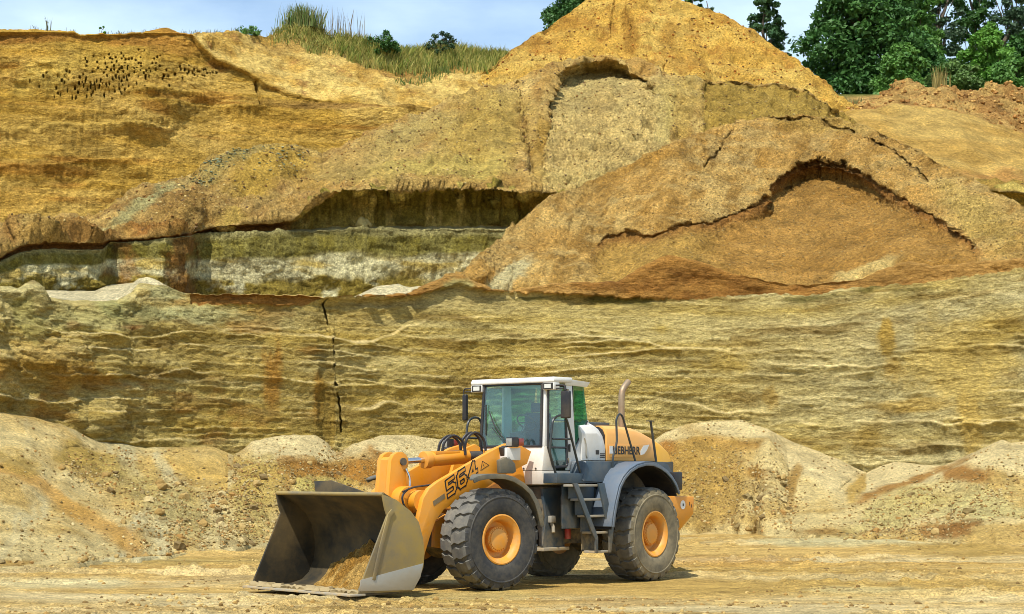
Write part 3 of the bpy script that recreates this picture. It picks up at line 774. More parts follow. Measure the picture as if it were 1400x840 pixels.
def build_left_cliff():
    global HOLES
    a = np.arange(-30, 40, 1.7); b = np.arange(40, 320, 1.05); c = np.arange(320, 720, 1.8)
    px = np.concatenate([np.arange(-380, -30, 12), a, b, c, np.arange(720, 860, 10)])
    cr = P(L_CREST, px) + 1.2 * fbm(px / 8, 0 * px, 0, 3, .6, 5)
    sl = np.maximum(P(SLUMP, px), cr + 1.5) + 4.0 * fbm(px / 28, 0 * px, 0, 4, .6, 6) * sst(270, 300, px)
    Db = P([(-420, 108), (0, 114), (280, 117), (600, 120), (900, 122)], px)
    Dsl = Db + 3.2
    Dc = Dsl + P([(-420, .3), (262, .3), (300, 3), (400, 8), (600, 9), (900, 9)], px)
    zc = world_pt(px, cr, Dc)[2]
    lo = smooth(sl, 81) + 58
    s1 = np.maximum(smooth(sl, 61) + 7, sl + 1)
    rows = [(np.full_like(px, 330.), Db), (lo, Db + 2.2), (s1, Dsl - .12), (sl, Dsl), (cr, Dc), (py_of(zc + .05, Dc + 4), Dc + 4), (py_of(zc - .5, Dc + 60), Dc + 60)]
    PX, PY, DD, T = lattice(px, rows, [105, 80, 8, 46, 4, 6])
    T = np.where(T <= 1, T, np.where(T <= 3, 1 + (T - 1) / 2, T - 1))
    X, Y, Z = world_pt(PX, PY, DD)
    face = sst(2.02, 1.96, T)
    n = grid_normals(X, Y, Z); n = n * np.sign(-n[..., 1:2] + 1e-9)
    up = sst(2.0, 2.05, T) * sst(3.1, 2.95, T)
    U = X
    s = Z / 1.5 + 1.4 * fbm(U / 16, Z / 8, 0, 3, .5, 160) + .3 * fbm(U / 2.5, Z / 2, 0, 3, .5, 161)
    fl = np.floor(s); fr = s - fl
    led = sst(.0, .5, vn(U / 9 + fl * 4.3, fl * 2.7, .5, 162)) * np.where(fr < .88, (fr / .88) ** 1.6, (1 - fr) / .12)
    d = face * (0.9 * fbm(U / 11, Z / 8, 0, 3, .5, 163) + .48 * led + .14 * fbm(U / 1.1, Z / .6, 0, 4, .58, 164) + .05 * fbm(U / .25, Z / 2, 0, 2, .5, 165))
    d += up * (.5 * fbm(X / 3, Y / 3, Z / 3, 4, .55, 166) + .2 * fbm(X / .8, Y / .8, Z / .8, 4, .6, 167)) * (PX > 265)
    d += face * 1.0 * blob(PX, PY, 205, 150, 40, 30, .6, .3, 2) + face * 1.0 * sst(290, 330, PX) * sst(115, 135, PY) * .6
    # sand-martin burrows driven into the face
    rg = np.random.RandomState(3)
    holes = []
    while len(holes) < 165:
        cl = rg.rand()
        if cl < .46: hx, hy = rg.normal(125, 38), rg.normal(112, 13)
        elif cl < .72: hx, hy = rg.normal(165, 26), rg.normal(84, 11)
        elif cl < .86: hx, hy = rg.normal(185, 18), rg.normal(100, 5)
        elif cl < .95: hx, hy = rg.normal(232, 16), rg.normal(95, 3.5)
        else: hx, hy = rg.normal(278, 12), rg.normal(94, 4)
        if 8 < hx < 300 and 58 < hy < 138 and all(abs(hx - p[0]) > 2.6 or abs(hy - p[1]) > 3.2 for p in holes):
            holes.append((hx, hy, rg.uniform(.7, 1.15), rg.uniform(1.0, 2.2)))
    hm = np.zeros_like(PX)
    colw = (PX[0] > 0) & (PX[0] < 310)
    ci = np.where(colw)[0]
    sub = np.zeros((PX.shape[0], len(ci)))
    for hx, hy, rx, ry in holes:
        q = ((PX[:, ci] - hx) / rx) ** 2 + ((PY[:, ci] - hy) / ry) ** 2
        sub = np.maximum(sub, 1 - sst(.55, 1.25, q))
    hm[:, ci] = sub * face[:, ci]
    d = d - 1.5 * hm
    d -= face * .8 * groove(PX, PY, [(352, 108), (354, 125), (357, 145)], 2.2)
    X, Y, Z = X + n[..., 0] * d, Y + n[..., 1] * d, Z + n[..., 2] * d * (1 - hm)
    b1 = fbm(U / 14, Z / .5, 0, 4, .6, 170)
    C = mixc(S(200, 164, 80, K), S(184, 146, 60, K), sst(-.4, .5, b1))
    C = mixc(C, S(210, 176, 94, K), .7 * sst(.0, .6, fbm(U / 5, Z / 2.2, 0, 4, .55, 171)))
    C = mixc(C, S(172, 118, 50, K), .6 * sst(.2, .7, fbm(U / 9, Z / .9, 0, 4, .6, 172)))
    for (cx, cy, rx, ry, c_, a_, sd, r) in [(40, 48, 80, 8, (150, 86, 34), .9, 1, 0), (190, 52, 60, 9, (176, 106, 40), .8, 2, 0), (240, 60, 40, 14, (176, 112, 44), .7, 3, 0), (40, 76, 60, 16, (176, 122, 40), .6, 4, 0), (300, 84, 16, 6, (150, 92, 40), .9, 5, .3), (150, 84, 70, 22, (196, 152, 62), .7, 6, 0), (60, 105, 40, 20, (216, 176, 84), .7, 7, -.4),
                                            (120, 172, 90, 8, (222, 178, 92), .6, 8, 0), (40, 230, 90, 8, (176, 106, 34), .75, 9, .05), (215, 155, 24, 7, (164, 100, 34), .8, 10, .35), (380, 170, 80, 26, (192, 138, 50), .6, 11, 0), (20, 275, 50, 20, (190, 132, 44), .5, 12, 0), (470, 146, 90, 5, (140, 90, 50), .7, 13, .05), (220, 235, 120, 20, (188, 138, 48), .5, 14, 0)]:
        C = mixc(C, SB(c_, K), a_ * face * blob(PX, PY, cx, cy, rx, ry, .5, .5, sd, r))
    sc = mixc(S(222, 190, 108, K), S(202, 162, 78, K), sst(-.3, .5, fbm(X / 2, Y / 2, Z / 1.5, 4, .6, 173)))
    sc = mixc(sc, S(166, 128, 62, K), .8 * blob(PX, PY, 560, 92, 90, 14, .5, .5, 3) + .6 * blob(PX, PY, 400, 62, 50, 12, .5, .5, 4))
    sc = mixc(sc, S(156, 112, 62, K), .7 * sst(.3, .8, fbm(X / .9, Y / .9, Z / .7, 4, .6, 174)))
    C = mixc(C, sc, up * (PX > 262))
    C = mixc(C, S(150, 120, 64, K), sst(2.98, 3.05, T))
    o = grid_mesh('high_ochre_cliff', X, Y, Z, C, M_BACK)
    set_props(o, 'high ochre cliff at the back left, riddled with small burrow holes', 'cliff', kind='structure')
    return o, (PX, PY, X, Y, Z, T)

lcliff_o, LCLIFF = build_left_cliff()

# ---- back right: smooth bank and rough spoil ridge under the trees
RIDGE = [(1000, 170), (1100, 165), (1180, 141), (1200, 133), (1215, 124), (1240, 113), (1265, 117), (1280, 121), (1300, 120), (1320, 127), (1345, 123), (1375, 120), (1400, 122), (1450, 124), (1600, 130), (1800, 140)]
BANK = [(1000, 185), (1100, 168), (1145, 152), (1180, 149), (1220, 149), (1260, 146), (1300, 150), (1340, 166), (1380, 178), (1400, 184), (1500, 205), (1800, 230)]


def build_back_right():
    px = cols(1040, 1430, 1.8, 330, 12)
    rd = P(RIDGE, px) + 2.2 * fbm(px / 9, 0 * px, 0, 4, .6, 5)
    bk = np.maximum(P(BANK, px), rd + 4)
    zr = world_pt(px, rd, 134)[2]
    z29 = np.full_like(px, world_pt(1300, 133, 140)[2])
    rows = [(np.full_like(px, 420.), np.full_like(px, 96.)), (bk * .35 + 420 * .65 * 0 + .65 * 290, np.full_like(px, 104.)), (bk, np.full_like(px, 120.)), (bk + .8, np.full_like(px, 125.)), (rd, np.full_like(px, 134.)), (py_of(z29, 139), np.full_like(px, 139.)), (py_of(z29, 260), np.full_like(px, 260.)), (py_of(z29, 500), np.full_like(px, 500.))]
    PX, PY, DD, T = lattice(px, rows, [20, 75, 4, 48, 6, 12, 6])
    X, Y, Z = world_pt(PX, PY, DD)
    n = grid_normals(X, Y, Z); n = n * np.sign(n[..., 2:3] + 1e-9)
    r = sst(3.0, 3.2, T) * sst(4.3, 4.0, T)
    fl = sst(2.2, 2.0, T)
    d = fl * (.35 * fbm(X / 5, Y / 5, Z / 4, 3, .5, 180) + .06 * fbm(X / .8, Y / .8, Z / .8, 4, .6, 181) + .22 * fbm((X + Z) / 1.5, Y / 6, (Z - X) / 7, 3, .5, 182))
    d += r * (.55 * fbm(X / 1.8, Y / 1.8, Z / 1.8, 4, .6, 183) + .2 * fbm(X / .6, Y / .6, Z / .6, 3, .6, 184))
    X, Y, Z = X + n[..., 0] * d, Y + n[..., 1] * d, Z + n[..., 2] * d
    C = mixc(S(216, 180, 100, K), S(202, 162, 82, K), sst(-.3, .5, fbm(X / 4, Y / 4, Z / 2, 4, .55, 185)))
    C = mixc(C, S(196, 142, 74, K), .8 * blob(PX, PY, 1370, 240, 60, 10, .5, .5, 2, .15))
    C = mixc(C, S(176, 138, 76, K), .7 * blob(PX, PY, 1385, 265, 40, 12, .5, .5, 3))
    rc = mixc(S(204, 166, 96, K), S(172, 130, 72, K), sst(-.2, .5, fbm(X / 1.6, Y / 1.6, Z / 1.2, 4, .6, 186)))
    C = mixc(C, rc, sst(2.9, 3.15, T))
    C = mixc(C, S(120, 126, 60, K), sst(4.6, 5.0, T))
    o = grid_mesh('spoil_bank', X, Y, Z, C, M_PILE)
    set_props(o, 'sandy bank and rough spoil ridge below the trees at the right', 'bank', kind='structure')
    return o, (PX, PY, X, Y, Z, T), float(z29[0])

bank_o, BANKG, Z_TREES = build_back_right()

# ================================================================== THE WHEEL LOADER
A_F, A_R = math.radians(41.0), math.radians(51.5)       # heading of front and rear frame (it is steered a little)
JOINT = Vector((0.3464, 33.336, 0.0))
LW = 1.92
DELTA = A_F - A_R


def paint(name, col, dust=0.35, rough=0.42, dirt_low=0.5, metal=0.0, dustcol=(0.46, 0.33, 0.15), scale=2.2, seed=0.0, z_dirt=1.5, lo=.42, hi=.78):
    m, nt, b = nodes_of(name)
    N, L = nt.nodes, nt.links
    tc = N.new('ShaderNodeTexCoord')
    mp = N.new('ShaderNodeMapping'); mp.inputs['Location'].default_value = (seed, seed * 2, 0)
    L.new(tc.outputs['Object'], mp.inputs['Vector'])
    n1 = N.new('ShaderNodeTexNoise'); n1.inputs['Scale'].default_value = scale; n1.inputs['Detail'].default_value = 9; n1.inputs['Roughness'].default_value = .7
    L.new(mp.outputs['Vector'], n1.inputs['Vector'])
    r1 = N.new('ShaderNodeMapRange'); r1.inputs['From Min'].default_value = lo; r1.inputs['From Max'].default_value = hi; r1.inputs['To Max'].default_value = dust
    L.new(n1.outputs['Fac'], r1.inputs['Value'])
    sx = N.new('ShaderNodeSeparateXYZ'); L.new(tc.outputs['Object'], sx.inputs['Vector'])
    rz = N.new('ShaderNodeMapRange'); rz.inputs['From Min'].default_value = 0.3; rz.inputs['From Max'].default_value = z_dirt; rz.inputs['To Min'].default_value = dirt_low; rz.inputs['To Max'].default_value = 0.0
    L.new(sx.outputs['Z'], rz.inputs['Value'])
    n2 = N.new('ShaderNodeTexNoise'); n2.inputs['Scale'].default_value = scale * 4; n2.inputs['Detail'].default_value = 6
    L.new(mp.outputs['Vector'], n2.inputs['Vector'])
    r2 = N.new('ShaderNodeMapRange'); r2.inputs['From Min'].default_value = .3; r2.inputs['From Max'].default_value = .65
    L.new(n2.outputs['Fac'], r2.inputs['Value'])
    mm = N.new('ShaderNodeMath'); mm.operation = 'MULTIPLY'; L.new(rz.outputs['Result'], mm.inputs[0]); L.new(r2.outputs['Result'], mm.inputs[1])
    ad = N.new('ShaderNodeMath'); ad.operation = 'ADD'; ad.use_clamp = True; L.new(r1.outputs['Result'], ad.inputs[0]); L.new(mm.outputs['Value'], ad.inputs[1])
    mx = N.new('ShaderNodeMixRGB'); mx.inputs['Color1'].default_value = (*col, 1); mx.inputs['Color2'].default_value = (*dustcol, 1)
    L.new(ad.outputs['Value'], mx.inputs['Fac']); L.new(mx.outputs['Color'], b.inputs['Base Color'])
    rr = N.new('ShaderNodeMapRange'); rr.inputs['To Min'].default_value = rough; rr.inputs['To Max'].default_value = .9
    L.new(ad.outputs['Value'], rr.inputs['Value']); L.new(rr.outputs['Result'], b.inputs['Roughness'])
    b.inputs['Metallic'].default_value = metal
    bp = N.new('ShaderNodeBump'); bp.inputs['Strength'].default_value = .12; bp.inputs['Distance'].default_value = .02
    L.new(n2.outputs['Fac'], bp.inputs['Height']); L.new(bp.outputs['Normal'], b.inputs['Normal'])
    return m


def glass_material(name, tint, refl=.16):
    m = bpy.data.materials.new(name); m.use_nodes = True
    nt = m.node_tree; N, L = nt.nodes, nt.links; N.clear()
    o = N.new('ShaderNodeOutputMaterial'); t = N.new('ShaderNodeBsdfTransparent'); g = N.new('ShaderNodeBsdfGlossy'); d = N.new('ShaderNodeBsdfDiffuse')
    t.inputs['Color'].default_value = (*tint, 1); g.inputs['Roughness'].default_value = .04; g.inputs['Color'].default_value = (.9, .97, 1, 1)
    d.inputs['Color'].default_value = (.42, .50, .47, 1)
    f = N.new('ShaderNodeFresnel'); f.inputs['IOR'].default_value = 1.42
    a = N.new('ShaderNodeMath'); a.operation = 'ADD'; a.inputs[1].default_value = refl; a.use_clamp = True
    L.new(f.outputs['Fac'], a.inputs[0])
    ge = N.new('ShaderNodeNewGeometry')                     # inner faces of the pane do not mirror
    iv = N.new('ShaderNodeMath'); iv.operation = 'SUBTRACT'; iv.inputs[0].default_value = 1.0
    L.new(ge.outputs['Backfacing'], iv.inputs[1])
    mf = N.new('ShaderNodeMath'); mf.operation = 'MULTIPLY'
    L.new(a.outputs['Value'], mf.inputs[0]); L.new(iv.outputs['Value'], mf.inputs[1])
    x = N.new('ShaderNodeMixShader'); L.new(mf.outputs['Value'], x.inputs['Fac']); L.new(t.outputs['BSDF'], x.inputs[1]); L.new(g.outputs['BSDF'], x.inputs[2])
    n = N.new('ShaderNodeTexNoise'); n.inputs['Scale'].default_value = 1.4; n.inputs['Detail'].default_value = 6
    r = N.new('ShaderNodeMapRange'); r.inputs['From Min'].default_value = .35; r.inputs['From Max'].default_value = .8; r.inputs['To Min'].default_value = .02; r.inputs['To Max'].default_value = .09
    L.new(n.outputs['Fac'], r.inputs['Value'])
    y = N.new('ShaderNodeMixShader'); L.new(r.outputs['Result'], y.inputs['Fac']); L.new(x.outputs['Shader'], y.inputs[1]); L.new(d.outputs['BSDF'], y.inputs[2])
    L.new(y.outputs['Shader'], o.inputs['Surface'])
    return m


def lamp_glass(name, col):
    m, nt, b = nodes_of(name)
    b.inputs['Base Color'].default_value = (*col, 1); b.inputs['Roughness'].default_value = .12; b.inputs['Coat Weight'].default_value = .6
    return m


YEL = paint('amber loader paint', (0.74, 0.29, 0.014), .32, .40, .35)
YEL2 = paint('yellow hood paint', (0.78, 0.40, 0.02), .18, .40, .0, seed=3)
HOODP = paint('faded orange hood paint', (0.80, 0.40, 0.10), .22, .40, .0, seed=5)
WHITE = paint('white cab paint', (0.70, 0.70, 0.67), .35, .40, .0, seed=7, dustcol=(.55, .42, .24))
CREAM = paint('dusty white cab paint', (0.70, 0.66, 0.58), .8, .55, .2, seed=9, dustcol=(.56, .40, .22), scale=1.2)
BLUE = paint('slate blue paint', (0.034, 0.058, 0.078), .20, .42, .35, seed=11)
BLUEL = paint('light slate fender', (0.10, 0.135, 0.18), .15, .45, .15, seed=13)
OLIVE = paint('dusty grey fender plastic', (0.085, 0.085, 0.07), .45, .6, .4, seed=15, dustcol=(.40, .30, .14))
DARK = paint('dark chassis', (0.035, 0.040, 0.042), .45, .6, .55, seed=17)
GREYP = paint('muddy grey plate', (0.30, 0.29, 0.25), .6, .6, .6, seed=19)
BLACK = paint('black plastic', (0.014, 0.014, 0.018), .12, .45, .1, seed=21)
RAIL = paint('black painted rail', (0.02, 0.028, 0.032), .15, .4, .1, seed=23)
TYRE = paint('tyre rubber', (0.022, 0.024, 0.027), .30, .75, .10, seed=25, dustcol=(.22, .185, .12), scale=3.0)
TYRE_D = paint('dusty tyre rubber', (0.075, 0.068, 0.048), .85, .8, .2, seed=26, dustcol=(.25, .205, .12), scale=2.5, lo=.3, hi=.62)
STEEL = paint('worn bucket steel', (0.022, 0.020, 0.013), .80, .62, .0, metal=.0, seed=27, dustcol=(.19, .125, .04), scale=1.2, lo=.38, hi=.75)
STEELL = paint('scoured bucket side', (0.20, 0.17, 0.12), .9, .42, .0, metal=.45, seed=29, dustcol=(.42, .30, .085), scale=1.0, lo=.34, hi=.62)
CHROME = paint('chrome rod', (0.65, 0.65, 0.66), .1, .15, .0, metal=1.0, seed=31)
RUSTP = paint('exhaust steel', (0.38, 0.28, 0.18), .7, .45, .0, metal=.6, seed=33, dustcol=(.20, .11, .05))
GLASS = glass_material('cab glass', (.70, .90, .91), .05)
GLASSG = glass_material('green cab glass', (.30, .62, .46), -.02)
LENS = lamp_glass('lamp lens', (.60, .60, .54)); LENSD = lamp_glass('dull lamp lens', (.30, .29, .25)); REDL = lamp_glass('red lens', (.25, .035, .02)); ORANGEL = lamp_glass('orange lens', (.75, .22, .02))
SEATF = paint('seat fabric', (0.028, 0.05, 0.095), .1, .9, .0)
REDP = paint('red paint', (.40, .02, .02), .3, .5, .3)
DECALK = paint('black decal', (0.015, 0.015, 0.017), .05, .5, .0); DECALG = paint('worn grey decal', (.17, .12, .06), .4, .6, .0); DECALW = paint('white decal', (.75, .75, .72), .15, .5, .0)


class MB:
    """collects shapes into one mesh"""
    def __init__(s, front=False):
        s.bm = bmesh.new(); s.front = front

    def poly(s, top, bot, smooth_sides=False):
        a = [s.bm.verts.new(p) for p in bot]; b = [s.bm.verts.new(p) for p in top]
        n = len(a)
        s.bm.faces.new(a[::-1]); s.bm.faces.new(b)
        for i in range(n):
            s.bm.faces.new((a[i], a[(i + 1) % n], b[(i + 1) % n], b[i]))
        return s

    def box(s, x0, x1, y0, y1, z0, z1):
        b = [(x0, y0, z0), (x1, y0, z0), (x1, y1, z0), (x0, y1, z0)]
        return s.poly([(p[0], p[1], z1) for p in b], b)

    def xz(s, pts, y0, y1):                     # polygon in the x-z plane extruded along y
        return s.poly([(p[0], y1, p[1]) for p in pts], [(p[0], y0, p[1]) for p in pts])

    def xy(s, pts, z0, z1):
        return s.poly([(p[0], p[1], z1) for p in pts], [(p[0], p[1], z0) for p in pts])

    def yz(s, pts, x0, x1):
        return s.poly([(x1, p[0], p[1]) for p in pts], [(x0, p[0], p[1]) for p in pts])

    def loft(s, secs, cap=True):
        rows = [[s.bm.verts.new(p) for p in sec] for sec in secs]
        n = len(rows[0])
        for r0, r1 in zip(rows[:-1], rows[1:]):
            for i in range(n):
                s.bm.faces.new((r0[i], r0[(i + 1) % n], r1[(i + 1) % n], r1[i]))
        if cap:
            s.bm.faces.new(rows[0][::-1]); s.bm.faces.new(rows[-1])
        return s

    def cyl(s, p0, p1, r0, r1=None, seg=18):
        r1 = r0 if r1 is None else r1
        p0, p1 = Vector(p0), Vector(p1)
        d = (p1 - p0).normalized()
        u = d.orthogonal().normalized(); v = d.cross(u)
        def ring(p, r): return [p + (u * math.cos(k * 2 * math.pi / seg) + v * math.sin(k * 2 * math.pi / seg)) * r for k in range(seg)]
        return s.loft([ring(p0, r0), ring(p1, r1)])

    def tube(s, pts, r, seg=8, rnd=0.0, closed=False):
        pts = [Vector(p) for p in pts]
        if rnd > 0:
            q = [pts[0]]
            for a, b, c in zip(pts[:-2], pts[1:-1], pts[2:]):
                k1 = min(rnd, (a - b).length * .45); k2 = min(rnd, (c - b).length * .45)
                e, f = b + (a - b).normalized() * k1, b + (c - b).normalized() * k2
                for t in (0, .25, .5, .75, 1):
                    q.append(e * (1 - t) ** 2 + b * 2 * t * (1 - t) + f * t * t)
            q.append(pts[-1]); pts = q
        secs = []
        ref = None
        for i, p in enumerate(pts):
            d = (pts[min(i + 1, len(pts) - 1)] - pts[max(i - 1, 0)]).normalized()
            if ref is None: ref = d.orthogonal().normalized()
            u = (ref - d * ref.dot(d)).normalized(); ref = u
            v = d.cross(u)
            secs.append([p + (u * math.cos(k * 2 * math.pi / seg) + v * math.sin(k * 2 * math.pi / seg)) * r for k in range(seg)])
        return s.loft(secs)

    def lathe(s, prof, seg=64, axis='y', c=(0, 0, 0)):
        rows = []
        for k in range(seg):
            a = k * 2 * math.pi / seg
            rows.append([s.bm.verts.new((c[0] + r * math.cos(a), c[1] + y, c[2] + r * math.sin(a))) for r, y in prof])
        for k in range(seg):
            r0, r1 = rows[k], rows[(k + 1) % seg]
            for i in range(len(prof) - 1):
                s.bm.faces.new((r0[i], r0[i + 1], r1[i + 1], r1[i]))
        return s

    def strip(s, path, y0, y1, th):
        """bent sheet: path in x-z, width along y"""
        n = len(path); out = []
        for i in range(n):
            a, b = path[max(i - 1, 0)], path[min(i + 1, n - 1)]
            dx, dz = b[0] - a[0], b[1] - a[1]; l = math.hypot(dx, dz)
            out.append((path[i][0] - dz / l * th, path[i][1] + dx / l * th))
        return s.xzq(path, out, y0, y1)

    def xzq(s, inner, outer, y0, y1):
        secs = [[(a[0], y0, a[1]), (a[0], y1, a[1]), (b[0], y1, b[1]), (b[0], y0, b[1])] for a, b in zip(inner, outer)]
        return s.loft(secs)

    def build(s, name, mat, parent, bevel=0.0, label=None, seg=2, angle=35):
        bm = s.bm
        bmesh.ops.recalc_face_normals(bm, faces=bm.faces)
        if bevel > 0:
            ed = [e for e in bm.edges if len(e.link_faces) == 2 and e.calc_face_angle(0) > math.radians(28)]
            bmesh.ops.bevel(bm, geom=ed, offset=bevel, segments=seg, affect='EDGES', clamp_overlap=True, profile=.6)
        if s.front:
            bmesh.ops.rotate(bm, verts=bm.verts, cent=(0, 0, 0), matrix=Matrix.Rotation(DELTA, 3, 'Z'))
        me = bpy.data.meshes.new(name); bm.to_mesh(me); bm.free()
        me.materials.append(mat)
        me.polygons.foreach_set('use_smooth', [True] * len(me.polygons))
        me.set_sharp_from_angle(angle=math.radians(angle))
        o = bpy.data.objects.new(name, me); COL.objects.link(o)
        o.parent = parent
        if label: o['label'] = label
        return o


loader = bpy.data.objects.new('wheel_loader', None)
COL.objects.link(loader)
loader.location = JOINT
loader.rotation_euler = (0, 0, math.pi + A_R)
set_props(loader, 'orange and white wheel loader with lowered bucket on the sand floor', 'wheel loader')
F = lambda: MB(True)
B = lambda: MB(False)

# ---- wheels
def tyre_mesh():
    m = MB()
    half = [(.415, .27), (.418, .30), (.44, .318), (.50, .335), (.585, .346), (.66, .348), (.70, .345), (.708, .352), (.722, .352), (.73, .340), (.775, .325), (.805, .300), (.818, .24), (.822, .12), (.823, 0)]
    prof = [(r, y) for r, y in half] + [(r, -y) for r, y in half[-2::-1]]
    m.lathe(prof, 96)
    npit = 21
    for side in (1, -1):
        for k in range(npit):
            th0 = (k + (0 if side > 0 else .5)) * 2 * math.pi / npit
            st = [(.004, .862, 0.0), (.10, .864, .055), (.20, .862, .030), (.285, .852, .075), (.325, .815, .085), (.338, .765, .088)]
            secs = []
            for y, r, sk in st:
                w = .098 if y < .3 else .085
                ri = min(.81, r - .04)
                secs.append([(rr * math.cos(th0 + sk + s_ * w), side * y, rr * math.sin(th0 + sk + s_ * w)) for rr, s_ in ((ri, -1.12), (r, -1), (r, 1), (ri, 1.12))])
            m.loft(secs)
    return m

TREAD = paint('dusty tread rubber', (0.085, 0.082, 0.075), .8, .85, .0, seed=61, dustcol=(.24, .215, .16), scale=4.0, lo=.35, hi=.7)

def rim_mesh():
    m = MB()
    prof = [(.30, -.27), (.40, -.30), (.425, -.305), (.425, -.285), (.405, -.27), (.405, .26), (.425, .29), (.428, .318), (.405, .325), (.375, .305), (.345, .285), (.325, .24), (.315, .16), (.30, .125), (.24, .115), (.205, .12)]
    m.lathe(prof, 64)
    return m

def hub_mesh():
    m = MB()
    m.lathe([(.215, .10), (.215, .215), (.205, .225), (.185, .228), (.18, .245), (.165, .25), (.001, .252)], 40)
    for k in range(26):
        a = k * 2 * math.pi / 26
        c = (.197 * math.cos(a), .19 * 0 + .222, .197 * math.sin(a))
        m.cyl((c[0], .222, c[2]), (c[0], .238, c[2]), .0125, seg=6)
    return m

tm_proto = rm_proto = hm_proto = None
for i, (fr, side) in enumerate(((1, 1), (1, -1), (0, 1), (0, -1))):
    loc = Vector((LW if fr else -LW, side * 1.10, .858))
    rot = DELTA if fr else 0.0
    loc = Matrix.Rotation(rot, 3, 'Z') @ loc
    if i == 0:
        w = rim_mesh().build('wheel', YEL, loader)
        t = tyre_mesh().build('tyre', TYRE, w, angle=30)
        h = hub_mesh().build('hub', YEL, w)
        wm, tm, hm = w.data, t.data, h.data
        tm.materials.append(TREAD)
        for p_ in tm.polygons:
            c_ = p_.center
            if math.hypot(c_.x, c_.z) > .79: p_.material_index = 1
    else:
        w = bpy.data.objects.new('wheel', wm); COL.objects.link(w); w.parent = loader
        t = bpy.data.objects.new('tyre', tm); COL.objects.link(t); t.parent = w
        h = bpy.data.objects.new('hub', hm); COL.objects.link(h); h.parent = w
    if not fr:
        t.data = tm.copy(); t.data.materials[0] = TYRE_D
    w.location = loc
    w.rotation_euler = (0, [.3, 1.1, .75, .1][i], rot + (0 if side > 0 else math.pi))

# ---- bucket
BW = 1.53
shell = [(4.50, 1.63), (4.30, 1.53), (4.08, 1.41), (3.92, 1.28), (3.80, 1.10), (3.73, .88), (3.715, .66), (3.75, .45), (3.84, .27), (3.98, .15), (4.2, .095), (4.9, .075)]
m = F(); m.strip(shell, -BW + .02, BW - .02, -.035)
bucket = m.build('bucket', STEEL, loader, .004)
plate = [(4.53, 1.64), (4.47, 1.40), (4.43, 1.30), (4.98, .13), (4.98, .085), (3.92, .085), (3.79, .24), (3.69, .45), (3.665, .70), (3.70, .93), (3.79, 1.19), (3.95, 1.36), (4.25, 1.55)]
for y0, mt in ((BW - .035, STEELL), (-BW, STEEL)):
    m = F(); m.xz(plate, y0, y0 + .035)
    sp = m.build('side_plate', mt, bucket, .004)
m = F(); m.xz([(4.36, 1.40), (4.43, 1.33), (4.60, .80), (4.73, .30), (4.67, .28), (4.53, .80), (4.37, 1.28), (4.29, 1.36)], BW, BW + .028)
m.build('side_rib', STEELL, bucket, .008)
m = F(); m.xz([(3.70, .52), (4.95, .30), (4.97, .12), (3.90, .10), (3.76, .3)], BW, BW + .014)
m.build('wear_plate', paint('scoured steel wear plate', (.40, .38, .33), .4, .35, 0, metal=.6, seed=41), bucket, .004)
m = F(); m.box(4.86, 5.16, -BW - .02, BW + .02, .045, .08)
m.build('cutting_edge', GREYP, bucket, .006)
m = F(); m.cyl((4.50, -BW + .02, 1.635), (4.50, BW - .02, 1.635), .033, seg=12)
m.build('top_lip', STEELL, bucket)
m = F(); m.loft([[(4.46, -.42, 1.62), (4.46, 1.2, 1.62), (4.43, 1.2, 1.62), (4.43, -.42, 1.62)], [(4.40, -.56, 1.84), (4.40, -.08, 1.855), (4.37, -.08, 1.855), (4.37, -.56, 1.84)]])
m.build('spill_guard', STEEL, bucket, .003)
rg = random.Random(5)
for k in range(13):                                     # clods lying along the edge
    y = -1.42 + k * .235 + rg.uniform(-.04, .04)
    m = F()
    bmesh.ops.create_icosphere(m.bm, subdivisions=2, radius=1)
    for v in m.bm.verts:
        q = v.co.copy(); nz = 1 + .35 * (math.sin(q.x * 3 + k) * math.cos(q.y * 4 + k * 2) + .5 * math.sin(q.z * 7 + k))
        v.co = Vector((5.0 + q.x * .10 * nz, y + q.y * .125 * nz, .09 + q.z * .065 * nz))
    m.build('clod', bpy.data.materials.get('clod earth') or paint('clod earth', (.34, .26, .13), .6, .95, 0, seed=43, dustcol=(.22, .15, .06), scale=6), bucket)
# sand left in the bucket
gx = np.linspace(3.76, 4.85, 60); gy = np.linspace(-1.0, 1.47, 110)
GX, GY = np.meshgrid(gx, gy)
fl = np.interp(GX, [p[0] for p in shell[6:]], [p[1] for p in shell[6:]])
hh = .46 * sst(-1.2, .3, GY) * np.exp(-((GX - 3.88) / .34) ** 2) + .05 * np.exp(-((GX - 4.5) / .3) ** 2) * sst(.2, 1.2, GY)
hh = hh + .09 * fbm(GX / .12, GY / .12, 0, 4, .6, 3) * sst(.02, .15, hh) - .03
GZ = fl + hh
rotm = np.array(Matrix.Rotation(DELTA, 3, 'Z'))
XY = GX * rotm[0, 0] + GY * rotm[0, 1], GX * rotm[1, 0] + GY * rotm[1, 1]
sc = mixc(S(206, 166, 92, .8), S(180, 134, 60, .8), sst(-.4, .4, fbm(GX / .2, GY / .2, 0, 3, .5, 4)))
so = grid_mesh('sand_load', XY[0], XY[1], GZ, sc, M_LOOSE)
so.parent = bucket
# sand dust lying on the worn back plate is part of the steel's own finish

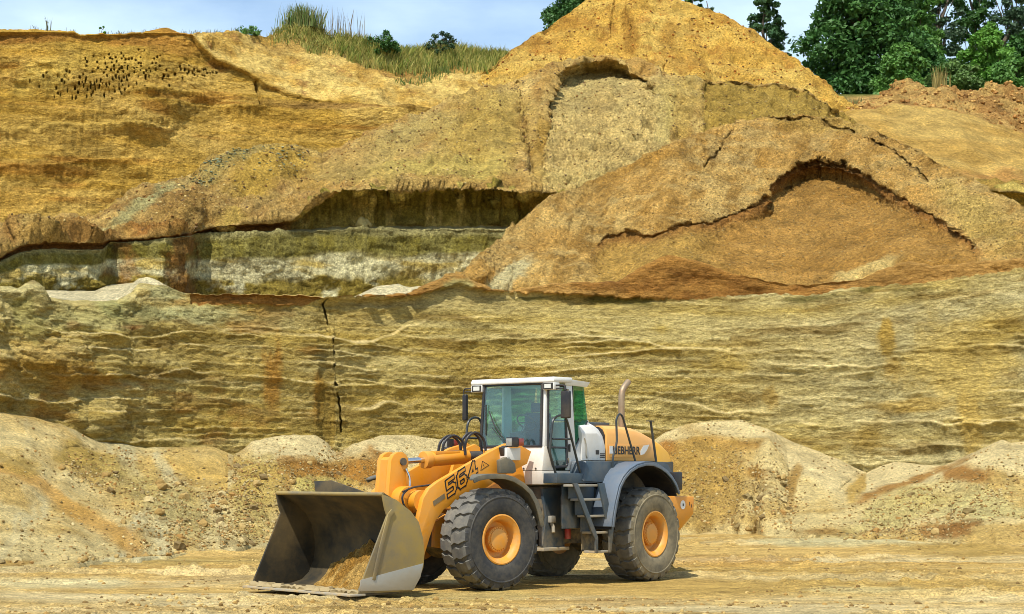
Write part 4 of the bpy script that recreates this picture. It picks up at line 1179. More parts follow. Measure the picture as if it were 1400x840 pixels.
# ---- lift arms and linkage
arm = [(0.62, 2.36), (1.0, 2.52), (1.38, 2.43), (1.74, 2.28), (2.41, 1.98), (2.72, 1.84), (2.92, 1.72), (3.05, 1.55), (3.15, 1.2), (3.14, 1.0), (3.20, .80), (3.42, .52), (3.46, .38), (3.36, .28), (3.2, .30), (3.04, .55), (2.90, .92), (2.78, 1.18), (2.60, 1.36), (2.3, 1.50), (1.75, 1.68), (1.2, 1.96), (.72, 2.14)]
for s_ in (1, -1):
    m = F(); m.xz(arm, *sorted((s_ * .60, s_ * .71)))
    la = m.build('lift_arm', YEL, loader, .012)
    m = F(); m.cyl((3.34, s_ * .56, .40), (3.34, s_ * .76, .40), .07); m.build('pin', DARK, la)
m = F(); m.cyl((2.98, -.6, 1.50), (2.98, .6, 1.50), .19, seg=28)
m.build('cross_tube', YEL, loader)
m = F(); m.cyl((3.12, .18, 1.52), (3.12, .42, 1.52), .235, seg=24); m.cyl((3.12, -.42, 1.52), (3.12, -.18, 1.52), .235, seg=24)
m.build('lever_boss', YEL, loader, .01)
lev = [(3.02, 2.29), (3.10, 2.335), (3.20, 2.335), (3.29, 2.29), (3.345, 2.2), (3.40, 1.62), (3.56, 1.02), (3.60, .88), (3.45, .80), (3.32, .92), (3.08, 1.4), (3.0, 1.75), (3.03, 1.95), (2.97, 2.14), (2.975, 2.22)]
for y0 in (-.20, .09):
    m = F(); m.xz(lev, y0, y0 + .11)
    m.build('bell_crank', YEL, loader, .015)
m = F(); m.xz([(3.30, 2.25), (3.345, 2.2), (3.40, 1.62), (3.36, 1.6), (3.30, 2.15)], -.095, .095); m.build('crank_web', YEL, loader)
m = F(); m.cyl((3.10, -.23, 2.17), (3.10, .23, 2.17), .065); m.build('crank_pin', DARK, loader)
m = F(); m.xz([(3.45, .92), (3.55, .95), (3.70, .86), (3.70, .72), (3.5, .78)], -.085, .085); m.build('bucket_link', YEL, loader, .01)
for s_ in (1, -1):
    m = F(); m.xz([(3.62, .95), (3.68, .90), (3.68, .34), (3.30, .28), (3.28, .48), (3.5, .62)], *sorted((s_ * .50, s_ * .56))); m.build('hinge_bracket', STEEL, loader)
m = F(); m.cyl((3.10, 0, 2.17), (2.42, 0, 2.21), .05)
m.build('tilt_rod', CHROME, loader)
m = F(); m.cyl((2.46, 0, 2.205), (1.52, 0, 2.27), .125, seg=24); m.cyl((2.50, 0, 2.203), (2.36, 0, 2.212), .15, seg=24); m.box(1.75, 2.3, -.10, .10, 2.30, 2.36)
m.build('tilt_cylinder', YEL, loader, .008)
m = F(); m.cyl((1.50, 0, 2.27), (1.2, 0, 2.28), .09); m.build('cylinder_eye', DARK, loader)
for s_ in (1, -1):
    m = F(); m.cyl((0.95, s_ * .5, 1.05), (2.0, s_ * .5, 1.25), .095); m.cyl((2.0, s_ * .5, 1.25), (2.75, s_ * .5, 1.40), .05); m.build('lift_cylinder', YEL, loader)
for k, (x0, x1, zt) in enumerate(((2.12, 1.66, 2.66), (1.62, 1.18, 2.72))):
    for dy in (-.06, .05):
        m = F(); m.tube([(x0, dy, 2.34), (x0 - .03, dy + .02, zt - .12), ((x0 + x1) / 2, dy + .04, zt), (x1 + .02, dy + .05, zt - .12), (x1, dy + .08, 2.30)], .024, rnd=.2, seg=8)
        m.build('hose', BLACK, loader)
m = F(); m.tube([(3.05, .22, 2.05), (2.99, .26, 1.9), (3.0, .27, 1.72), (3.06, .3, 1.62)], .02, rnd=.1); m.build('hose', CHROME, loader)
m = F(); m.tube([(3.16, .46, 1.72), (3.34, .48, 1.6), (3.30, .5, 1.42), (3.2, .47, 1.36)], .018, rnd=.1); m.tube([(3.3, .46, 1.66), (3.1, .5, 1.74), (2.75, .58, 1.78)], .016, rnd=.08); m.build('hose', BLACK, loader)

# ---- front frame, fenders, lamps
for s_ in (1, -1):
    m = F(); m.xz([(.45, .62), (.40, 1.5), (.72, 2.36), (1.0, 2.50), (1.42, 2.36), (1.55, 2.0), (1.75, 1.55), (2.6, 1.15), (2.62, .72), (1.2, .55)], *sorted((s_ * .38, s_ * .46)))
    m.build('front_frame', YEL, loader, .01)
m = F(); m.box(.50, 2.55, -.378, .378, .72, 1.35); m.build('frame_core', DARK, loader)
m = F(); m.cyl((LW, -.85, .858), (LW, .85, .858), .20); m.cyl((LW, -.3, .858), (LW, .3, .858), .36, seg=24); m.build('axle', DARK, loader)
fend = [(2.62, 1.885), (2.50, 1.93), (2.33, 1.955), (2.1, 1.965), (1.9, 1.955), (1.70, 1.91), (1.48, 1.81), (1.30, 1.68), (1.17, 1.50), (1.08, 1.30), (1.02, 1.08)]
for s_ in (1, -1):
    m = F()
    secs = []
    for i_, p_ in enumerate(fend):
        q_ = float(np.interp(-p_[0], [-2.62, -2.33, -2.0, -1.8], [1.40, 1.12, .90, .80]))
        secs.append([(p_[0], s_ * q_, p_[1]), (p_[0], s_ * 1.50, p_[1]), (p_[0], s_ * 1.50, p_[1] - .035), (p_[0], s_ * q_, p_[1] - .035)])
    for i_ in range(7, len(fend)):                      # the steep rear run is thick along x
        secs[i_] = [(fend[i_][0], s_ * .80, fend[i_][1]), (fend[i_][0], s_ * 1.5, fend[i_][1]), (fend[i_][0] + .035, s_ * 1.5, fend[i_][1] - .01), (fend[i_][0] + .035, s_ * .80, fend[i_][1] - .01)]
    m.loft(secs)
    fo = m.build('fender', OLIVE, loader, .012)
    m = F(); m.strip(fend, *sorted((s_ * 1.475, s_ * 1.503)), .085); m.build('fender_flange', OLIVE, fo, .01)
    m = F(); m.box(1.03, 1.055, *sorted((s_ * .86, s_ * 1.44)), .72, 1.10); m.build('mud_flap', BLACK, fo)
    # lamp cluster on its bracket
    m = F(); m.box(1.04, 1.36, *sorted((s_ * .70, s_ * .90)), 2.20, 2.42); lb = m.build('lamp_bracket', WHITE, loader, .015)
    m = F(); m.box(1.16, 1.30, *sorted((s_ * .80, s_ * .99)), 2.43, 2.60); m.build('headlamp_housing', BLACK, lb, .015)
    m = F(); m.box(1.300, 1.315, *sorted((s_ * .82, s_ * .97)), 2.45, 2.58); m.build('headlamp_lens', LENSD, lb, .004)
    m = F(); m.box(1.04, 1.15, *sorted((s_ * .82, s_ * .99)), 2.45, 2.58); m.build('indicator', REDL, lb, .01)
    m = F(); m.xz([(1.52, 2.20), (1.30, 2.28), (1.22, 2.19), (1.16, 2.14), (1.14, 2.0), (1.2, 1.97), (1.50, 1.97)], *sorted((s_ * .80, s_ * .90))); m.build('splash_panel', OLIVE, loader, .02)
    m = F(); m.xz([(1.40, 2.42), (1.34, 2.2), (1.30, 2.24), (1.30, 2.46)], *sorted((s_ * .72, s_ * .84))); m.build('bracket_arm', BLACK, loader, .01)

# ---- numerals on the arm
def text_mesh(txt, size, mat, parent, origin, right, up, name, offset=0.0, ext=0.002, sx=1.0, spacing=1.0, front=True, shear=0.0):
    c = bpy.data.curves.new(name, 'FONT'); c.body = txt; c.size = size; c.offset = offset; c.extrude = ext; c.space_character = spacing; c.shear = shear
    to = bpy.data.objects.new(name + '_tmp', c); COL.objects.link(to)
    bpy.context.view_layer.update()
    me = bpy.data.meshes.new_from_object(to.evaluated_get(bpy.context.evaluated_depsgraph_get()))
    bpy.data.objects.remove(to)
    right, up = Vector(right).normalized(), Vector(up).normalized(); nrm = right.cross(up)
    up = nrm.cross(right)
    for v in me.vertices:
        p = Vector(origin) + right * v.co.x * sx + up * v.co.y + nrm * v.co.z
        v.co = Matrix.Rotation(DELTA, 3, 'Z') @ p if front else p
    me.materials.clear(); me.materials.append(mat)
    o = bpy.data.objects.new(name, me); COL.objects.link(o); o.parent = parent
    return o

la = [o for o in loader.children if o.name.startswith('lift_arm')][0]
tr = Vector((-.66, 0, .365)).normalized()
org = Vector((2.52, .7125, 1.555))
DIG = {'5': [(.9, 1), (.06, 1), (.06, .56), (.72, .56), (.92, .44), (.92, .14), (.76, 0), (.04, 0)],
       '6': [(.9, 1), (.26, 1), (.06, .84), (.06, .16), (.22, 0), (.76, 0), (.92, .16), (.92, .40), (.76, .55), (.10, .55)],
       '4': [(.70, 0), (.70, 1), (.04, .30), (.98, .30)]}
def digit(ch, org, right, up, w, h, th, mat, lift, name):
    """squared stencil numeral: a flat ribbon following the strokes"""
    pts = [Vector((p[0] * w, p[1] * h)) for p in DIG[ch]]
    m = F()
    for a, b in zip(pts[:-1], pts[1:]):
        d = (b - a).normalized(); n = Vector((-d.y, d.x)) * th; e = d * th * .8
        q = [a - e - n, b + e - n, b + e + n, a - e + n]
        lo = [org + right * c.x + up * c.y + Vector((0, lift, 0)) for c in q]
        m.poly([p + Vector((0, .0012, 0)) for p in lo], lo)
        lift += .0003
    return m.build(name, mat, la)
up_ = Vector((.18, 0, 1)).normalized()
for k, ch in enumerate('564'):
    og = org + tr * (.0 + k * .275) + Vector((0, 0, .035))
    digit(ch, og, tr, up_, .19, .235, .047, DECALK, -.0005, 'numeral')
    digit(ch, og, tr, up_, .19, .235, .021, YEL, .0045, 'numeral_face')
m = F(); m.poly([(2.83, .7145, 1.42), (2.83 + .02, .7145, 1.50), (2.60, .7145, 1.635), (2.58, .7145, 1.555)], [(2.83, .7105, 1.42), (2.85, .7105, 1.50), (2.60, .7105, 1.635), (2.58, .7105, 1.555)]); m.build('worn_decal', DECALG, la)
tri = [(1.80, 2.015), (1.60, 2.115), (1.76, 2.19)]
ct = (sum(p[0] for p in tri) / 3, sum(p[1] for p in tri) / 3)
m = F(); m.xz(tri, .711, .7135); m.build('warning_triangle', DECALK, la)
m = F(); m.xz([(ct[0] + (p[0] - ct[0]) * .78, ct[1] + (p[1] - ct[1]) * .78) for p in tri], .7138, .716); m.build('triangle_face', YEL, la)
text_mesh('!', .085, DECALK, la, Vector((ct[0] + .01, .7165, ct[1] - .03)), tr, (0, 0, 1), 'exclamation_mark', offset=.002, ext=.001)

# ---- rear frame
m = B(); m.box(-3.4, -.35, -.45, .45, .70, 1.45); m.box(-.36, .30, -.30, .30, .60, 1.55); m.build('rear_frame', DARK, loader, .01)
m = B(); m.box(-.14, .46, -.62, .62, .66, 1.74); m.build('joint_housing', DARK, loader, .02)
m = B(); m.xz([(.46, .62), (.52, .70), (.40, 1.2), (.52, 1.70), (-.14, 1.72), (-.14, .62)], .60, .66); m.build('frame_plate', BLUE, loader, .01)
m = B(); m.box(.46, .485, .18, .42, 1.30, 1.45); m.build('plate_label', ORANGEL, loader, .005)
m = B(); m.box(-.20, .56, -.62, .72, .60, .66); m.build('skid_beam', GREYP, loader, .01)
m = B(); m.xz([(-.02, 1.05), (-.02, 1.55), (-.12, 1.76), (-.72, 1.76), (-.72, .98), (-.1, .98)], .62, .80); m.build('tank_plate', GREYP, loader, .03)
m = B(); m.cyl((-.12, .74, .98), (-.12, .74, .80), .055); m.build('filter', REDP, loader)
m = B(); m.tube([(.30, .68, 1.12), (.28, .72, 1.02), (.30, .74, .92)], .035); m.box(.22, .36, .66, .74, 1.10, 1.22); m.build('valve', GREYP, loader, .01)
m = B(); m.cyl((-LW, -.85, .858), (-LW, .85, .858), .20); m.cyl((-LW, -.3, .858), (-LW, .3, .858), .36, seg=24); m.build('axle', DARK, loader)
m = B(); m.box(-3.55, -.75, -.76, .76, 1.25, 2.205); m.build('engine_bay', DARK, loader, .02)
# platform and side panels
m = B(); m.box(-1.0, .62, .66, 1.06, 1.80, 1.975); m.build('platform', BLUE, loader, .015)
m = B(); m.box(-1.0, .62, -1.06, -.66, 1.80, 1.975); m.build('platform', BLUE, loader, .015)
for s_ in (1, -1):
    m = B(); m.loft([[(-.18, s_ * .80, 2.20), (-1.22, s_ * .80, 2.20), (-1.22, s_ * 1.03, 2.19), (-.30, s_ * 1.03, 2.19)], [(-.10, s_ * .80, 1.98), (-1.22, s_ * .80, 1.98), (-.98, s_ * 1.10, 1.80), (-.12, s_ * 1.10, 1.84)]])
    m.build('slanted_cover', BLUE, loader, .01)
    arcp = [(-LW + 1.16 * math.cos(t) * 1.05, .95 + 1.13 * math.sin(t)) for t in np.linspace(math.radians(28), math.radians(152), 18)]
    arcp = arcp[::-1]
    poly = [(-1.1, 2.195), (-2.78, 2.195), (-2.95, 2.14), (-3.08, 2.02), (-3.10, 1.6)] + [p for p in arcp] + [(-.78, 1.35), (-.78, 1.8), (-.98, 1.82)]
    m = B(); m.xz(poly, *sorted((s_ * .98, s_ * 1.03))); m.build('side_panel', BLUE, loader, .004)
    m = B(); m.box(-3.08, -.98, *sorted((s_ * .755, s_ * .985)), 2.15, 2.19); m.build('deck', BLUE, loader, .004)
    rf = [(-.46, 1.02), (-.50, 1.22), (-.57, 1.45), (-.69, 1.74), (-.83, 1.90), (-1.02, 2.03), (-1.26, 2.12), (-1.52, 2.165), (-1.78, 2.16), (-2.02, 2.10), (-2.22, 2.02), (-2.40, 1.91), (-2.55, 1.77), (-2.66, 1.60)]
    m = B(); m.strip(rf[::-1], *sorted((s_ * 1.02, s_ * 1.48)), .03); fo = m.build('fender', BLUEL, loader, .01, label='light slate rear fender')
    m = B(); m.strip([(p[0], p[1] - .0) for p in rf[::-1]], *sorted((s_ * 1.478, s_ * 1.50)), -.05); m.build('fender_flange', BLUEL, fo, .006)
    m = B(); m.strip([(p[0] + (-1.6 - p[0]) * .045, p[1] - .05) for p in rf[::-1]], *sorted((s_ * .80, s_ * 1.44)), .02); m.build('fender_liner', BLACK, fo)
    # bulkhead ahead of the wheel
    m = B(); m.loft([[(-.60, s_ * .80, 1.80), (-.98, s_ * .80, 1.80), (-.98, s_ * 1.28, 1.46), (-.66, s_ * 1.34, 1.46)], [(-.70, s_ * .80, .95), (-.80, s_ * .80, .95), (-.80, s_ * 1.20, .95), (-.72, s_ * 1.26, .95)]]); m.build('bulkhead', BLUE, loader, .01)
    m = B(); m.box(-3.13, -2.88, *sorted((s_ * 1.02, s_ * 1.24)), 1.66, 2.0); tl = m.build('tail_lamp', BLACK, loader, .02)
    m = B(); m.box(-3.15, -3.132, *sorted((s_ * 1.04, s_ * 1.22)), 1.70, 1.96); m.build('tail_lens', REDL, tl)
m = B(); m.box(-1.62, -1.45, 1.031, 1.036, 1.99, 2.17); m.build('information_plate', DECALW, loader)
# stairs on the left
for s_ in (1,):
    for poly, mt in (([(.54, 1.80), (.40, 1.80), (-.20, .84), (-.20, .56), (-.13, .56), (-.12, .80), (.0, .95)], BLUE), ([(-.22, 1.80), (-.40, 1.80), (-.68, 1.0), (-.60, .56), (-.55, .56), (-.54, .92)], BLUE)):
        m = B(); m.xz(poly, 1.325, 1.36)
        m.build('stair_stringer', mt, loader, .006)
    for za, zb, xa, xb in ((1.53, 1.74, .30, -.33), (1.24, 1.49, .10, -.42), (.94, 1.20, -.06, -.52)):
        m = B(); m.box(xb, xa, 1.06, 1.075, za, zb); m.build('stair_riser', BLUE, loader)
    for k, (z, xa, xb) in enumerate(((1.76, .42, -.27), (1.51, .22, -.35), (1.215, 0.02, -.46), (.92, -.12, -.57), (.58, -.18, -.58))):
        m = B(); m.box(xb, xa, 1.05, 1.325, z - .02, z + .02); m.build('step', GREYP, loader, .006)
    m = B(); m.box(-.57, .38, .98, 1.0, 1.0, 1.76); m.build('stair_back', BLUE, loader)
    m = B(); m.box(-.58, -.20, .98, 1.0, .60, .98); m.build('step_guard', DARK, loader)
# hood and engine cover
def hsec(x, w, zt, z0, ch=.16, wt=.14):
    return [(x, -w, z0), (x, -w, zt - ch), (x, -w + wt * .35, zt - ch * .35), (x, -w + wt, zt), (x, w - wt, zt), (x, w - wt * .35, zt - ch * .35), (x, w, zt - ch), (x, w, z0)]
m = B(); m.loft([hsec(-.50, .79, 2.90, 2.21, .20, .2), hsec(-.95, .79, 2.91, 2.21, .20, .2), hsec(-1.10, .785, 2.86, 2.21, .22, .18), hsec(-1.245, .775, 2.76, 2.21, .30, .16)]); ec = m.build('engine_cover', WHITE, loader, .012)
m = B(); m.box(-1.02, -.92, .791, .797, 2.32, 2.40); m.build('vent', BLACK, ec)
for i in range(5):
    for j in range(3):
        m = B(); m.box(-1.06 - i * .032 - .022, -1.06 - i * .032, .7875, .793, 2.26 + j * .032, 2.28 + j * .032); m.build('vent', BLACK, ec)
m = B(); m.tube([(-.56, .80, 2.62), (-.60, .81, 2.5), (-.60, .81, 2.3), (-.64, .80, 2.25)], .012, rnd=.05); m.build('seam', GREYP, ec)
m = B(); m.loft([hsec(-1.25, .74, 2.84, 2.21), hsec(-1.285, .74, 2.84, 2.21)]); m.build('gap_seal', BLACK, loader)
m = B(); m.loft([hsec(-1.29, .78, 2.86, 2.21), hsec(-1.7, .785, 2.865, 2.21), hsec(-2.25, .79, 2.83, 2.21), hsec(-2.60, .785, 2.75, 2.21), hsec(-2.90, .78, 2.66, 2.21)]); hood = m.build('hood', HOODP, loader, .012)
m = B(); m.loft([hsec(-2.905, .778, 2.655, 1.62), hsec(-3.2, .77, 2.56, 1.62), hsec(-3.45, .75, 2.43, 1.62), hsec(-3.64, .72, 2.22, 1.62), hsec(-3.74, .69, 1.95, 1.62), hsec(-3.76, .68, 1.70, 1.62, .05, .05)]); m.build('rear_hood', YEL2, loader, .012)
m = B(); m.xz([(-1.36, 2.27), (-1.33, 2.50), (-2.70, 2.535), (-2.60, 2.40), (-2.42, 2.27)], .789, .796); lp = m.build('logo_panel', HOODP, hood, .003)
m = B(); m.xz([(-1.35, 2.34), (-1.35, 2.48), (-1.47, 2.48), (-1.47, 2.34)], .7965, .799); m.build('logo_end', DECALW, hood)
m = B(); m.xz([(-2.36, 2.32), (-2.36, 2.40), (-2.46, 2.50), (-2.66, 2.525), (-2.58, 2.42), (-2.48, 2.34)], .7965, .799); m.build('logo_end', DECALW, hood)
text_mesh('LIEBHERR', .205, DECALK, hood, Vector((-1.44, .7975, 2.335)), (-1, 0, 0.0), (0, 0, 1), 'lettering', offset=.006, ext=.0015, sx=1.02, spacing=1.02, front=False)
m = B(); m.box(-2.2, -1.35, -.55, .2, 2.862, 2.94); m.build('air_intake', BLUE, loader, .02)
m = B(); m.tube([(-2.42, .32, 2.78), (-2.42, .32, 3.46), (-2.47, .32, 3.60), (-2.66, .32, 3.74)], .062, rnd=.14, seg=14); m.build('exhaust', RUSTP, loader)
m = B(); m.loft([[(-2.75, -1.18, 1.55), (-2.75, 1.18, 1.55), (-3.62, 1.18, 1.53), (-3.84, .95, 1.53), (-3.84, -.95, 1.53), (-3.62, -1.18, 1.53)], [(-2.75, -1.18, 1.16), (-2.75, 1.18, 1.16), (-3.60, 1.18, 1.20), (-3.82, .95, 1.22), (-3.82, -.95, 1.22), (-3.60, -1.18, 1.20)], [(-2.75, -1.12, .88), (-2.75, 1.12, .88), (-3.20, 1.12, .88), (-3.30, .95, .88), (-3.30, -.95, .88), (-3.20, -1.12, .88)]])
cw = m.build('counterweight', YEL, loader, .03)
m = B(); m.cyl((-3.22, 1.178, 1.375), (-3.22, 1.186, 1.375), .085, seg=28); m.build('round_sticker', DECALW, cw)
m = B(); m.box(-3.245, -3.205, 1.1865, 1.1885, 1.35, 1.40); m.build('sticker_print', DECALK, cw)
m = B(); m.box(-3.47, -3.45, 1.177, 1.183, 1.36, 1.43); m.box(-3.53, -3.51, 1.177, 1.183, 1.32, 1.38); m.build('decal', DECALK, cw)
# ---- rails
def rail(pts, rnd=.08, r=.02, name='handrail'):
    m = B(); m.tube(pts, r, rnd=rnd); return m.build(name, RAIL, loader)
rl = rail([(.55, .98, 1.97), (.74, .99, 2.35), (.66, 1.0, 2.92), (.50, 1.0, 3.0), (.30, 1.0, 3.0), (.22, 1.0, 2.88), (-.22, 1.0, 1.82)], .09, .022)
m = B(); m.tube([(.665, 1.0, 2.58), (.13, 1.0, 2.58)], .018); m.build('rail_bar', RAIL, rl)
rl = rail([(.55, -1.0, 1.97), (.70, -1.0, 2.35), (.60, -1.0, 2.92), (.46, -1.0, 3.0), (.28, -1.0, 3.0), (.2, -1.0, 2.88), (-.2, -1.0, 1.82)], .09, .022)
m = B(); m.tube([(.64, -1.0, 2.62), (.12, -1.0, 2.62)], .018); m.build('rail_bar', RAIL, rl)
rail([(-.92, 1.16, 1.62), (-1.0, 1.14, 1.58), (-1.05, 1.10, 1.75), (-1.09, 1.05, 2.26), (-1.26, 1.03, 2.55), (-1.28, 1.0, 2.98), (-1.38, 1.0, 3.08), (-1.48, 1.0, 3.04), (-1.90, 1.0, 2.19)], .08, .021)
rail([(-1.28, -.9, 2.2), (-1.3, -.9, 2.98), (-1.5, -.9, 3.04), (-1.92, -.9, 2.2)], .08)
rl = rail([(-2.62, .98, 2.19), (-2.44, .98, 2.96)], 0, .024, 'grab_post')
m = B(); m.box(-2.52, -2.34, .95, 1.01, 2.955, 2.975); m.build('post_cap', RAIL, rl)
rail([(-1.45, -.66, 2.86), (-1.45, -.66, 2.99), (-2.3, -.66, 2.99), (-2.52, -.66, 2.76)], .06, .02)

# ---- cab

m = B(); m.loft([[(.62, -.76, 1.775), (.62, .76, 1.775), (.42, .78, 1.775), (-.80, .78, 1.775), (-.80, -.78, 1.775), (.42, -.78, 1.775)], [(.66, -.765, 2.02), (.66, .765, 2.02), (.36, .785, 2.02), (-.80, .785, 2.02), (-.80, -.785, 2.02), (.36, -.785, 2.02)]])
cab = m.build('cab', CREAM, loader, .02)
m = B(); m.loft([[(.655, -.76, 2.025), (.655, .76, 2.025), (.42, .775, 2.025), (.30, .775, 2.025), (.30, .55, 2.025), (.30, -.77, 2.025)], [(.58, -.75, 2.455), (.58, .75, 2.455), (.54, .765, 2.455), (.52, .765, 2.455), (.48, .55, 2.455), (.48, -.76, 2.455)]]); m.build('front_panel', CREAM, cab, .012)
for y in (-.35, 0, .35, .62):
    m = B(); m.cyl((.655, y, 2.06), (.672, y, 2.06), .016, seg=8); m.build('bolt', DARK, cab)
for s_ in (1, -1):
    Y_ = lambda a: s_ * a
    m = B(); m.loft([[(.58, Y_(.755), 2.45), (.58, Y_(.70), 2.45), (.50, Y_(.70), 2.45), (.50, Y_(.765), 2.45)], [(.50, Y_(.725), 3.58), (.50, Y_(.675), 3.58), (.44, Y_(.675), 3.58), (.44, Y_(.735), 3.58)]]); m.build('front_pillar', WHITE if s_ > 0 else BLACK, cab, .006)
    m = B(); m.loft([[(-.08, Y_(.775), 2.03), (-.08, Y_(.72), 2.03), (-.36, Y_(.70), 2.03), (-.36, Y_(.775), 2.03)], [(-.08, Y_(.74), 3.58), (-.08, Y_(.69), 3.58), (-.27, Y_(.68), 3.58), (-.27, Y_(.735), 3.58)]]); m.build('door_pillar', WHITE, cab, .01)
    # lower rear quarter, sloping down to the engine cover
    m = B(); m.loft([[(-.36, Y_(.775), 2.03), (-.36, Y_(.70), 2.03), (-.88, Y_(.55), 2.03), (-.88, Y_(.74), 2.03)], [(-.36, Y_(.765), 2.40), (-.36, Y_(.70), 2.40), (-.88, Y_(.50), 2.95), (-.88, Y_(.66), 2.95)]]); m.build('rear_quarter', WHITE, cab, .01)
    m = B(); m.loft([[(-.30, Y_(.755), 2.42), (-.86, Y_(.655), 2.92), (-.86, Y_(.645), 2.92), (-.30, Y_(.745), 2.42)], [(-.29, Y_(.728), 3.56), (-.86, Y_(.56), 3.58), (-.86, Y_(.55), 3.58), (-.29, Y_(.718), 3.56)]]); m.build('rear_side_window', GLASSG, cab)
    m = B(); m.tube([(-.30, Y_(.742), 2.42), (-.30, Y_(.722), 3.56)], .016); m.tube([(-.30, Y_(.75), 2.42), (-.86, Y_(.65), 2.93)], .014); m.build('window_seal', BLACK, cab)
    # glazed door
    if s_ > 0:
        dr = B(); dr.tube([(.50, .765, 2.44), (.44, .735, 3.54), (-.05, .74, 3.55), (-.06, .775, 2.10), (.36, .785, 2.08), (.50, .768, 2.44)], .026, rnd=.05, seg=6); door = dr.build('door', BLACK, cab)
        m = B(); m.loft([[(.48, .757, 2.44), (-.06, .765, 2.44), (-.06, .755, 2.44), (.48, .747, 2.44)], [(.43, .727, 3.53), (-.06, .732, 3.53), (-.06, .722, 3.53), (.43, .717, 3.53)]]); m.build('door_pane', GLASS, door)
        m = B(); m.loft([[(.36, .772, 2.10), (-.06, .772, 2.10), (-.06, .762, 2.10), (.36, .762, 2.10)], [(.48, .757, 2.43), (-.06, .765, 2.43), (-.06, .755, 2.43), (.48, .747, 2.43)]]); m.build('door_pane', GLASS, door)
        m = B(); m.tube([(.48, .762, 2.435), (-.06, .765, 2.435)], .02, seg=6); m.build('door_bar', BLACK, door)
        m = B(); m.box(-.14, -.10, .775, .80, 2.36, 2.50); m.build('door_handle', BLACK, door, .008)
        for z in (2.16, 3.4): 
            m = B(); m.box(-.10, -.05, .765, .795, z, z + .09); m.build('hinge', RUSTP, door, .006)
    else:
        m = B(); m.loft([[(.50, -.765, 2.10), (-.06, -.775, 2.10), (-.06, -.765, 2.10), (.50, -.755, 2.10)], [(.43, -.727, 3.53), (-.06, -.732, 3.53), (-.06, -.722, 3.53), (.43, -.717, 3.53)]]); m.build('side_window', GLASS, cab)
    m = B(); m.cyl((-.62, Y_(.745), 2.44), (-.62, Y_(.755), 2.44), .06, seg=20); m.build('cap', GREYP, cab)
m = B(); m.loft([[(.585, -.70, 2.465), (.585, .70, 2.465), (.575, .70, 2.465), (.575, -.70, 2.465)], [(.515, -.68, 3.57), (.515, .68, 3.57), (.505, .68, 3.57), (.505, -.68, 3.57)]]); m.build('windscreen', GLASS, cab)
m = B(); m.tube([(.588, -.71, 2.46), (.588, .71, 2.46)], .022, seg=6); m.tube([(.588, .68, 2.46), (.512, .655, 3.57)], .03, seg=6); m.tube([(.588, -.70, 2.46), (.512, -.67, 3.57)], .022, seg=6); m.tube([(.515, -.69, 3.57), (.515, .69, 3.57)], .022, seg=6); m.build('window_seal', BLACK, cab)
m = B(); m.box(-.885, -.875, -.54, .54, 2.96, 3.57); m.build('rear_window', GLASS, cab)
# roof: wide visor in front, narrower cap behind
m = B(); m.loft([[(.56, -.95, 3.585), (.56, .95, 3.585), (-.02, .93, 3.60), (-.02, -.93, 3.60)], [(.57, -.965, 3.62), (.57, .965, 3.62), (-.02, .94, 3.64), (-.02, -.94, 3.64)], [(.55, -.95, 3.685), (.55, .95, 3.685), (-.02, .93, 3.69), (-.02, -.93, 3.69)]]); roof = m.build('roof', WHITE, cab, .018)
m = B(); m.loft([[(-.025, -.76, 3.56), (-.025, .76, 3.56), (-.30, .75, 3.56), (-.92, .60, 3.56), (-.92, -.60, 3.56), (-.30, -.75, 3.56)], [(-.025, -.78, 3.665), (-.025, .78, 3.665), (-.30, .77, 3.665), (-1.02, .60, 3.655), (-1.02, -.60, 3.655), (-.30, -.77, 3.665)]]); m.build('roof_cap', WHITE, roof, .012)
for s_ in (1, -1):
    for z0, z1, w, mt, xx, nm in ((3.445, 3.583, .15, WHITE, .54, 'work_lamp'),):
        y0, y1 = sorted((s_ * .70, s_ * .96)); m = B(); m.box(.40, .56, y0, y1, 3.455, 3.584); wl_ = m.build('work_lamp', WHITE, cab, .012)
        y0, y1 = sorted((s_ * .715, s_ * .935)); m = B(); m.box(.561, .568, y0, y1, 3.463, 3.577); m.build('lamp_frame', BLACK, wl_)
        y0, y1 = sorted((s_ * .75, s_ * .895)); m = B(); m.box(.569, .576, y0, y1, 3.485, 3.558); m.build('lamp_lens', LENS, wl_)
    m = B(); m.tube([(.42, s_ * .74, 3.545), (.52, s_ * 1.0, 3.53), (.52, s_ * 1.16, 3.53), (.52, s_ * 1.17, 3.44)], .014, rnd=.05); m.tube([(.42, s_ * .74, 3.46), (.52, s_ * 1.0, 3.47), (.52, s_ * 1.13, 3.47)], .012, rnd=.04); ma = m.build('mirror_arm', BLACK, cab)
    m = B(); m.box(.46, .54, *sorted((s_ * 1.075, s_ * 1.27)) if s_ > 0 else (-1.20, -1.10), 2.94, 3.43); m.build('mirror', BLACK, ma, .035, seg=3)
